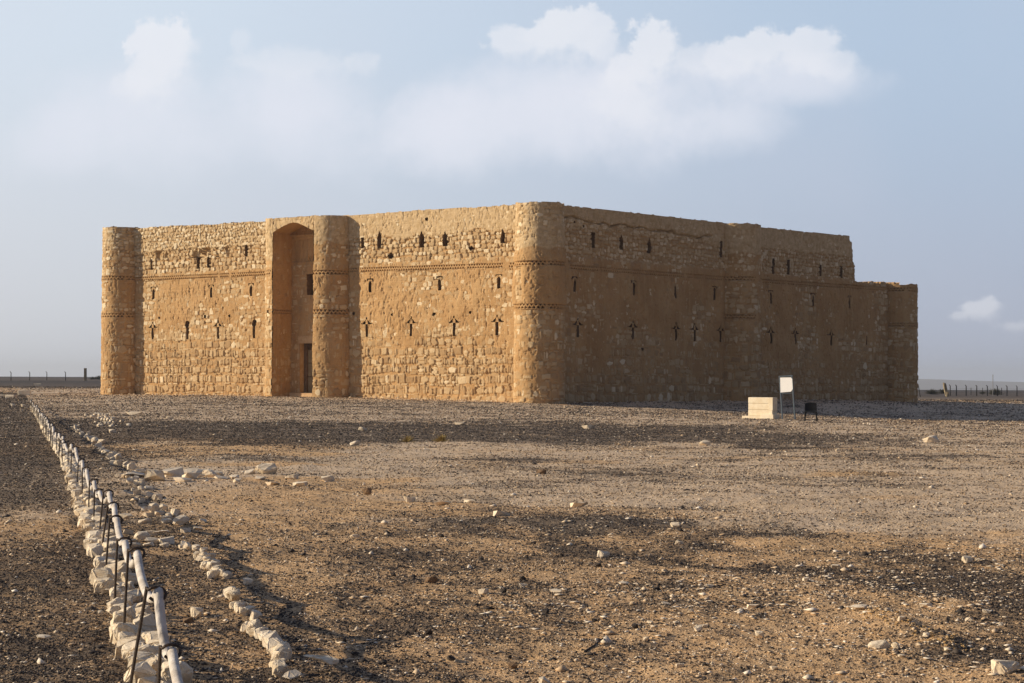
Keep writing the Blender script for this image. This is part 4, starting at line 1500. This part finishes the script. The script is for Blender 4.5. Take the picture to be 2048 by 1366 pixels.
# foot y (metres ahead), foot x offset, height, lean of the top to the right
ST_ = []
for (fx_, fy_, tx_, ty_) in [(316, 1400, 321, 1290.5), (260, 1385, 294, 1171), (247, 1272, 256, 1097.5), (229, 1208.5, 234, 1077), (211, 1147, 219.5, 1032), (202, 1106, 216.5, 1004), (197.7, 1069, 207.6, 980), (187, 1047, 189, 979),
                             (176.9, 1031.5, 178.6, 959), (164.3, 996, 164.8, 935), (153.8, 976.6, 156.7, 918.4), (141, 957, 144, 893), (135.8, 943.7, 136, 886.6)]:
    x, y_ = G(fx_, fy_)
    x2 = ((tx_ - 1024) + .004 * (ty_ - 766)) / 4000 * y_
    h = 1.5 - ((ty_ - 766) - .004 * (tx_ - 1024)) / 4000 * y_
    ST_.append((x, y_, h, x2 - x))
y_ = ST_[-1][1] + 1.7
while y_ < 112:
    ST_.append((fence_x(y_) - .02 + random.uniform(-.03, .03), y_, random.uniform(.40, .50), random.uniform(-.02, .05)))
    y_ += random.uniform(1.7, 2.3)
ST_.append((fence_x(112), 112.2, .46, 0))


def make_stake():
    root = empty('iron_stake')
    bm = bmesh.new()
    add_tube(bm, [(0, 0, -.15), (0, 0, .3), (0, 0, 1.0)], .0085, 8)
    bm_obj('rod', bm, ironm, root)
    bm = bmesh.new()
    # ring clasping the rope, to the right of the rod
    pts = [(.0, 0, 0)] + [(.052 + .044 * math.cos(a), .012 * math.sin(a * 2), -.022 + .034 * math.sin(a)) for a in np.linspace(PI * .85, -PI * .75, 14)]
    add_tube(bm, pts, .0078, 7)
    bm_obj('hook', bm, ironm, root)
    return root


proto = make_stake()
rope_pts = []
for i, (x, y_, h, lean) in enumerate(ST_):
    if i == 0:
        o = proto
        rod, hook = proto.children[0], proto.children[1]
    else:
        o = proto.copy()
        COL.objects.link(o)
        rod = [c for c in proto.children if c.name.startswith('rod')][0].copy()
        hook = [c for c in proto.children if c.name.startswith('hook')][0].copy()
        for c in (rod, hook):
            COL.objects.link(c)
            c.parent = o
    if rod.name.startswith('hook'):
        rod, hook = hook, rod
    z = gz(x, y_)
    o.location = (x, y_, z)
    hh_ = max(.2, h - z)
    rod.scale = (1, 1, hh_)
    hook.location = (0, 0, hh_ - .005)
    hook.scale = (1, 1, 1)
    o.rotation_euler = (random.uniform(-.03, .03), math.atan2(lean, hh_), 0)
    o['category'] = 'stake'
    names = ['nearest rusty iron stake, cut off by the bottom edge beside the rope', 'rusty iron stake leaning right, second from the bottom edge', 'rusty iron stake third from the bottom edge of the photo', 'rusty iron stake fourth from the bottom edge of the photo']
    o['label'] = names[i] if i < 4 else 'thin rusty iron stake holding the white rope along the stone kerb'
    o['group'] = 'iron stakes of the rope fence'
    rope_pts.append((x + lean + .055, y_, z + hh_ - .03))
full = []
a = rope_pts[0]
rope_pts.insert(0, (a[0] + .42, a[1] - 1.8, a[2] - .0))
for a, b in zip(rope_pts, rope_pts[1:]):
    sag = random.uniform(.06, .14)
    n = 9
    for k in range(n):
        t = k / n
        # a stiff thick rope: holds level at the hook, then drops
        s_ = (4 * t * (1 - t)) ** .8 * sag
        full.append((a[0] + (b[0] - a[0]) * t, a[1] + (b[1] - a[1]) * t, a[2] + (b[2] - a[2]) * t - s_))
full.append(rope_pts[-1])
bm = bmesh.new()
add_tube(bm, full, .0245, 10)
bm_obj('rope', bm, ropem, smooth=True, label='thick sagging white rope threaded through iron stakes along the stone kerb', cat='rope')

# labels that tell the near repeats apart
ORD = ['nearest', 'second', 'third', 'fourth', 'fifth', 'sixth', 'seventh', 'eighth', 'ninth', 'tenth', 'eleventh', 'twelfth', 'thirteenth', 'fourteenth', 'fifteenth', 'sixteenth', 'seventeenth', 'eighteenth', 'nineteenth', 'twentieth']
RANK = ['largest', 'second largest', 'third largest', 'fourth largest', 'fifth largest', 'sixth largest', 'seventh largest', 'eighth largest', 'ninth largest', 'tenth largest']
cells = {}
for (yy, ss, o) in KERB:
    c_ = sum(1 for st in ST_ if st[1] < yy)
    cells.setdefault(c_, []).append((-ss, o))
for c_, L_ in cells.items():
    L_.sort(key=lambda t: t[0])
    for i_, (_, o) in enumerate(L_):
        rk = RANK[i_] if i_ < len(RANK) else 'small'
        if c_ == 0:
            o['label'] = rk + ' kerb block before the nearest stake, at the bottom edge'
        elif c_ < 16:
            o['label'] = rk + ' kerb block between the %s rope stake and the next one beyond' % ORD[c_ - 1]
        if i_ < len(RANK) and c_ < 16 and o.get('group') and c_ < 6:
            pass
stk = sorted([o for o in COL.objects if o.name.startswith('iron_stake')], key=lambda o: o.location.y)
for i_, o in enumerate(stk):
    if 4 <= i_ < 20:
        o['label'] = 'rusty iron stake of the rope fence, %s counted from the bottom edge' % ORD[i_]
rws = sorted([o for o in COL.objects if o.name.startswith('row_stone.') or o.name == 'row_stone'], key=lambda o: o.location.y)
for i_, o in enumerate(rws):
    if o.get('label') and i_ < 40:
        run = 'nearest run' if i_ < 20 else 'second run'
        o['label'] = '%s stone of the %s of the inner row, counted from the bottom' % (ORD[i_ % 20] if i_ % 20 else 'first', run)
    elif o.get('label'):
        o['label'] = 'pale lump of the inner row in its stretch beside the flat slab fan' if o.location.y < 33 else 'pale lump in the far run of the inner row beyond the slab heap'
for key, nm in (('slabs of the low heap across the inner row', 'low heap of slabs crossing the inner row'), ('fan of slabs between rope and inner row', 'fan of flat slabs between rope and inner row')):
    L_ = sorted([o for o in COL.objects if o.get('group') == key], key=lambda o: o.location.x / o.location.y)
    for i_, o in enumerate(L_):
        o['label'] = '%s stone from the %s in the %s' % ((ORD[i_] if i_ else 'first', 'left', nm) if i_ < 15 else (ORD[len(L_) - 1 - i_] if i_ < len(L_) - 1 else 'first', 'right', nm))

# ------------------------------------------------------------------ board, plinth, chair
plinm = simple_mat('pale_dressed_stone', (.76, .65, .47), (.86, .77, .60), scale=3, bump=.4, bd=.01)
bx, by = 11.75, 93.6
bz = gz(bx, by)
pl = empty('stone_plinth', (bx, by, bz), R(-36), label='pale squared stone plinth with a projecting base, left of the white board', cat='plinth')
bm = bmesh.new()
add_box(bm, (-.02, 0, .325), (1.28, .46, .29), bevel=.022)
add_box(bm, (-.03, .005, .618), (1.26, .45, .285), bevel=.022)
add_box(bm, (-.015, -.003, .905), (1.285, .465, .28), bevel=.022)
bm_obj('block', bm, plinm, pl)
bm = bmesh.new()
add_box(bm, (-.42, -.04, .085), (1.02, .62, .175), bevel=.015)
add_box(bm, (.42, -.06, .125), (.66, .64, .255), bevel=.015)
bm_obj('base_slab', bm, plinm, pl)
bm = bmesh.new()
add_box(bm, (.53, -.015, .74), (.23, .45, .60), bevel=.012)
bm_obj('corner_stone', bm, plinm, pl)

bluem = simple_mat('blue_grey_paint', (.03, .05, .075), (.05, .075, .10), scale=8, rough=.5, spec=.5, bump=.1)
whitem = simple_mat('white_board', (.80, .80, .80), (.84, .84, .83), scale=1.5, rough=.55, spec=.3, bump=0)
X0, Y0 = 12.32, 91.0
z0 = gz(X0, Y0)
bd = empty('notice_board', (X0, Y0, z0), R(-33), label='blank white board in a leaning blue-grey metal frame on two legs', cat='sign')
leanb = Matrix.Rotation(R(-4.5), 4, 'Y')
bm = bmesh.new()
for sx in (-.0, .62):
    p0 = Vector((sx, 0, -.1))
    p1 = Vector((sx - .22, .12, 1.93))
    add_tube(bm, [p0, p1], .045, 4)
bm_obj('leg', bm, bluem, bd)
bm = bmesh.new()
add_tube(bm, [(-.25, .12, 1.93), (.44, .12, 1.97)], .045, 4)
add_tube(bm, [(-.09, .07, 1.16), (.51, .07, 1.18)], .022, 4)
bm_obj('crossbar', bm, bluem, bd)
bm = bmesh.new()
out_ = [(-.13, 1.20), (.38, 1.24), (.47, 1.36), (.43, 1.82), (.36, 1.89), (-.17, 1.88)]
fv = [bm.verts.new((a, .04 + .059 * (b - 1.16) , b)) for a, b in out_]
bv = [bm.verts.new((a, .055 + .059 * (b - 1.16), b)) for a, b in out_]
bm.faces.new(fv)
bm.faces.new(bv[::-1])
for i in range(6):
    bm.faces.new((fv[i], fv[(i + 1) % 6], bv[(i + 1) % 6], bv[i]))
bmesh.ops.recalc_face_normals(bm, faces=bm.faces)
bm_obj('board', bm, whitem, bd)

plasm = simple_mat('black_plastic', (.005, .005, .006), (.009, .009, .010), scale=5, rough=.55, spec=.2, bump=0)
cx_, cy_ = 13.05, 87.3
ch = empty('plastic_chair', (cx_, cy_, gz(cx_, cy_)), R(-8), label='empty black plastic chair standing on the gravel right of the white board', cat='chair')
bm = bmesh.new()
add_box(bm, (0, 0, .42), (.56, .46, .05), bevel=.015)
bm_obj('seat', bm, plasm, ch)
bm = bmesh.new()
n = 10
ov = []
for i in range(n + 1):
    t = i / n * 2 - 1
    hgt = .83 - .06 * abs(t) ** 4
    ov.append((t * .255, hgt))
for (yy) in (.21,):
    A = [bm.verts.new((a, yy + .05 + .03 * (1 - (a / .255) ** 2), b)) for a, b in ov]
    B = [bm.verts.new((a * 1.02, yy + .03 * (1 - (a / .255) ** 2), .45)) for a, b in ov]
    A2 = [bm.verts.new((a, yy + .075 + .03 * (1 - (a / .255) ** 2), b)) for a, b in ov]
    B2 = [bm.verts.new((a * 1.02, yy + .025 + .03 * (1 - (a / .255) ** 2), .45)) for a, b in ov]
    for i in range(n):
        bm.faces.new((A[i], A[i + 1], B[i + 1], B[i]))
        bm.faces.new((A2[i + 1], A2[i], B2[i], B2[i + 1]))
        bm.faces.new((A[i], A2[i], A2[i + 1], A[i + 1]))
    bm.faces.new((A[0], B[0], B2[0], A2[0]))
    bm.faces.new((A[n], A2[n], B2[n], B[n]))
bm_obj('backrest', bm, plasm, ch)
for sx in (-1, 1):
    for sy in (-1, 1):
        bm = bmesh.new()
        add_tube(bm, [(sx * .235, sy * .19, .43), (sx * .262, sy * .23, -.02)], [.042, .034], 6)
        bm_obj('leg', bm, plasm, ch)

# ------------------------------------------------------------------ stone benches at the left
bench = [(49, 791, 1.05, .75, .42, 'pale cut stone bench block left of the castle', 'stone'), (75, 781.5, .9, .6, .35, 'small pale block behind the cut stone bench', 'stone'),
         (6, 793, .9, .8, .12, 'low pale slab at the left edge of the photo', 'stone'), (23, 794.5, .75, .6, .22, 'low tan block beside the slab at the left edge', 'stone'),
         (88, 790, 2.6, .35, .16, 'long low tan kerb stone in the shadow of the stone bench', 'stone')]
for (px, py, wx, wy, wz, lab, ct) in bench:
    zt = .27
    x, y_ = G(px, py, zt)
    o = None
    bm = bmesh.new()
    add_box(bm, (0, 0, wz / 2 - .05), (wx, wy, wz + .1), bevel=.05)
    for v in bm.verts:
        v.co += Vector((random.uniform(-.02, .02), random.uniform(-.02, .02), random.uniform(-.02, .02)))
    o = bm_obj('cut_stone', bm, plinm if wz > .3 else limem, label=lab, cat=ct)
    o.location = (x, y_, gz(x, y_))
    o.rotation_euler = (0, 0, R(random.uniform(-12, 12)))

# ------------------------------------------------------------------ far posts
postm = simple_mat('dark_post', (.02, .018, .018), (.04, .036, .034), scale=3, bump=0)


def post(px, py0, py1, d, rad, name, label, group=None, cat='post', px1=None, mat=None, head=True):
    a0 = (px - 1024) + .004 * (py0 - 766)
    x = a0 / 4000 * d
    z = gz(x, d)
    top = 1.5 - ((py1 - 766) - .004 * (px - 1024)) / 4000 * d
    x1 = x if px1 is None else ((px1 - 1024) / 4000 * d)
    bm = bmesh.new()
    add_tube(bm, [(0, 0, -.1), (x1 - x, 0, top - z)], [rad, rad * .9], 6)
    if head:
        add_tube(bm, [(x1 - x, 0, top - z - .02), (x1 - x - .18, 0, top - z + .16)], rad * .7, 5)
    bm_obj(name, bm, mat or postm, label=label, cat=cat, group=group, loc=(x, d, z))


for px in (22, 59.4, 93.7, 131):
    post(px, 762, 745, 333, .075, 'fence_post', 'thin dark post on the plain at the left horizon', 'posts at the left horizon')
pillm = simple_mat('weathered_pillar', (.26, .21, .14), (.36, .30, .20), scale=2, bump=.5)
bm = bmesh.new()
add_box(bm, (0, 0, 1.0), (.42, .42, 2.2), bevel=.05)
xx = (170.5 - 1024) / 4000 * 330
bm_obj('stone_pillar', bm, pillm, label='square weathered stone pillar on the plain left of the castle', cat='pillar', loc=(xx, 330, gz(xx, 330)))
for px in (1900.4, 1912.8, 1932.3, 1953.5, 1974.7, 1994.8, 2014, 2034, 2056):
    post(px, 792.5, 771.5 + (px - 1900) * .012, 325, .085, 'fence_post', 'dark post in the tall wire fence at the right horizon', 'tall fence posts at the right horizon')
for px in (1942, 1965, 2003):
    post(px, 792, 775.5, 372, .06, 'fence_post', 'shorter dark post behind the wire fence at the right horizon', 'short fence posts at the right horizon', head=False)
post(1985.7, 792, 749, 360, .06, 'pole', 'tall thin pale pole behind the wire fence at the right', cat='pole', mat=simple_mat('pale_pole', (.25, .25, .26), (.3, .3, .3), bump=0), head=False)
post(1840.8, 789, 769, 300, .07, 'fence_post', 'leaning dark post just right of the castle', px1=1836.4, head=False)
# wires between the posts
wl = empty('wire_fence', ((1900 - 1024) / 4000 * 325, 325, 0), label='two faint wires strung between the right horizon posts', cat='wire')
for hz in (.55, 1.15):
    bm = bmesh.new()
    xs = [(p - 1900) / 4000 * 325 for p in range(1900, 2100, 8)]
    add_tube(bm, [(x_, 0, gz(x_ + wl.location.x, 325) + hz) for x_ in xs], .012, 4)
    bm_obj('wire', bm, postm, wl)
# leaning stone pillar
d = 308
x = (1893 - 1024) / 4000 * d
me = rock_mesh(.62, .5, 2.5, 77)
me.materials.append(pillm)
o = link_obj('stone_pillar', me, loc=(x - .1, d, gz(x, d) + .98), label='leaning weathered stone pillar beside the fence right of the castle', cat='pillar')
o.rotation_euler = (0, R(-14), .2)
me = rock_mesh(.9, .8, .9, 78)
me.materials.append(pillm)
link_obj('boulder', me, loc=(x - .05, d - 1, gz(x, d - 1) + .3), label='boulder at the foot of the leaning stone pillar', cat='stone')


# ------------------------------------------------------------------ shrubs
def shrub(x, y_, s_, mat, label, name='dry_shrub', n=220, cat='shrub', group=None, hz=.6):
    V_, F_ = [], []
    for i in range(n):
        a = random.random() * 2 * PI
        e = random.random() ** .7 * PI / 2
        rr0 = s_ * random.uniform(.55, 1)
        p = Vector((math.cos(a) * math.cos(e) * rr0, math.sin(a) * math.cos(e) * rr0, math.sin(e) * rr0 * hz + .01))
        q_ = p * random.uniform(.05, .5)
        w_ = Vector((random.uniform(-1, 1), random.uniform(-1, 1), random.uniform(-.4, .4))) * s_ * .035
        k_ = len(V_)
        V_ += [tuple(q_ - w_), tuple(q_ + w_), tuple(p)]
        F_.append((k_, k_ + 1, k_ + 2))
    me = np_mesh(name, np.array(V_), np.array(F_), mat)
    link_obj(name, me, loc=(x, y_, gz(x, y_)), label=label, cat=cat, group=group)


grassm = simple_mat('dry_grass', (.34, .25, .10), (.46, .36, .16), scale=8, bump=0)
bushm = simple_mat('dark_bush', (.05, .05, .035), (.08, .075, .05), scale=2, bump=0)
x, y_ = G(815, 884)
shrub(x, y_, .34, grassm, 'small yellow tuft of dry grass, left of a pair at the gravel band')
x, y_ = G(883, 884)
shrub(x, y_, .36, grassm, 'small yellow tuft of dry grass, right of a pair at the gravel band')
for (px, dd, s_, lab) in [(1886, 420, 2.2, 'low dark bush on the plain behind the leaning pillar'), (1965, 420, 1.3, 'low dark bush behind the wire fence'), (1864, 380, 2.2, 'low dark bush just right of the castle'), (1990, 380, 2.6, 'faint low bush among the right fence posts'),
                          (185, 500, 1.5, 'dark bush line right of the square pillar at left'), (198, 500, 2.2, 'dark bush touching the castle at the left horizon')]:
    x = (px - 1024) / 4000 * dd
    shrub(x, dd, s_, bushm, lab, name='bush', n=320, hz=.55)

# ------------------------------------------------------------------ haze
HAZE = True
if HAZE:
    bm = bmesh.new()
    add_box(bm, (0, 0, 30), (25000, 25000, 130))
    hm = bpy.data.materials.new('haze')
    hm.use_nodes = True
    h_ = NT(hm.node_tree)
    ho = h_.new('ShaderNodeOutputMaterial')
    hv = h_.new('ShaderNodeVolumePrincipled')
    hv.inputs['Color'].default_value = (.80, .88, 1.0, 1)
    hv.inputs['Density'].default_value = 0.00013
    hv.inputs['Anisotropy'].default_value = .2
    h_.link(hv.outputs[0], ho.inputs['Volume'])
    bm_obj('haze', bm, hm, kind='stuff')
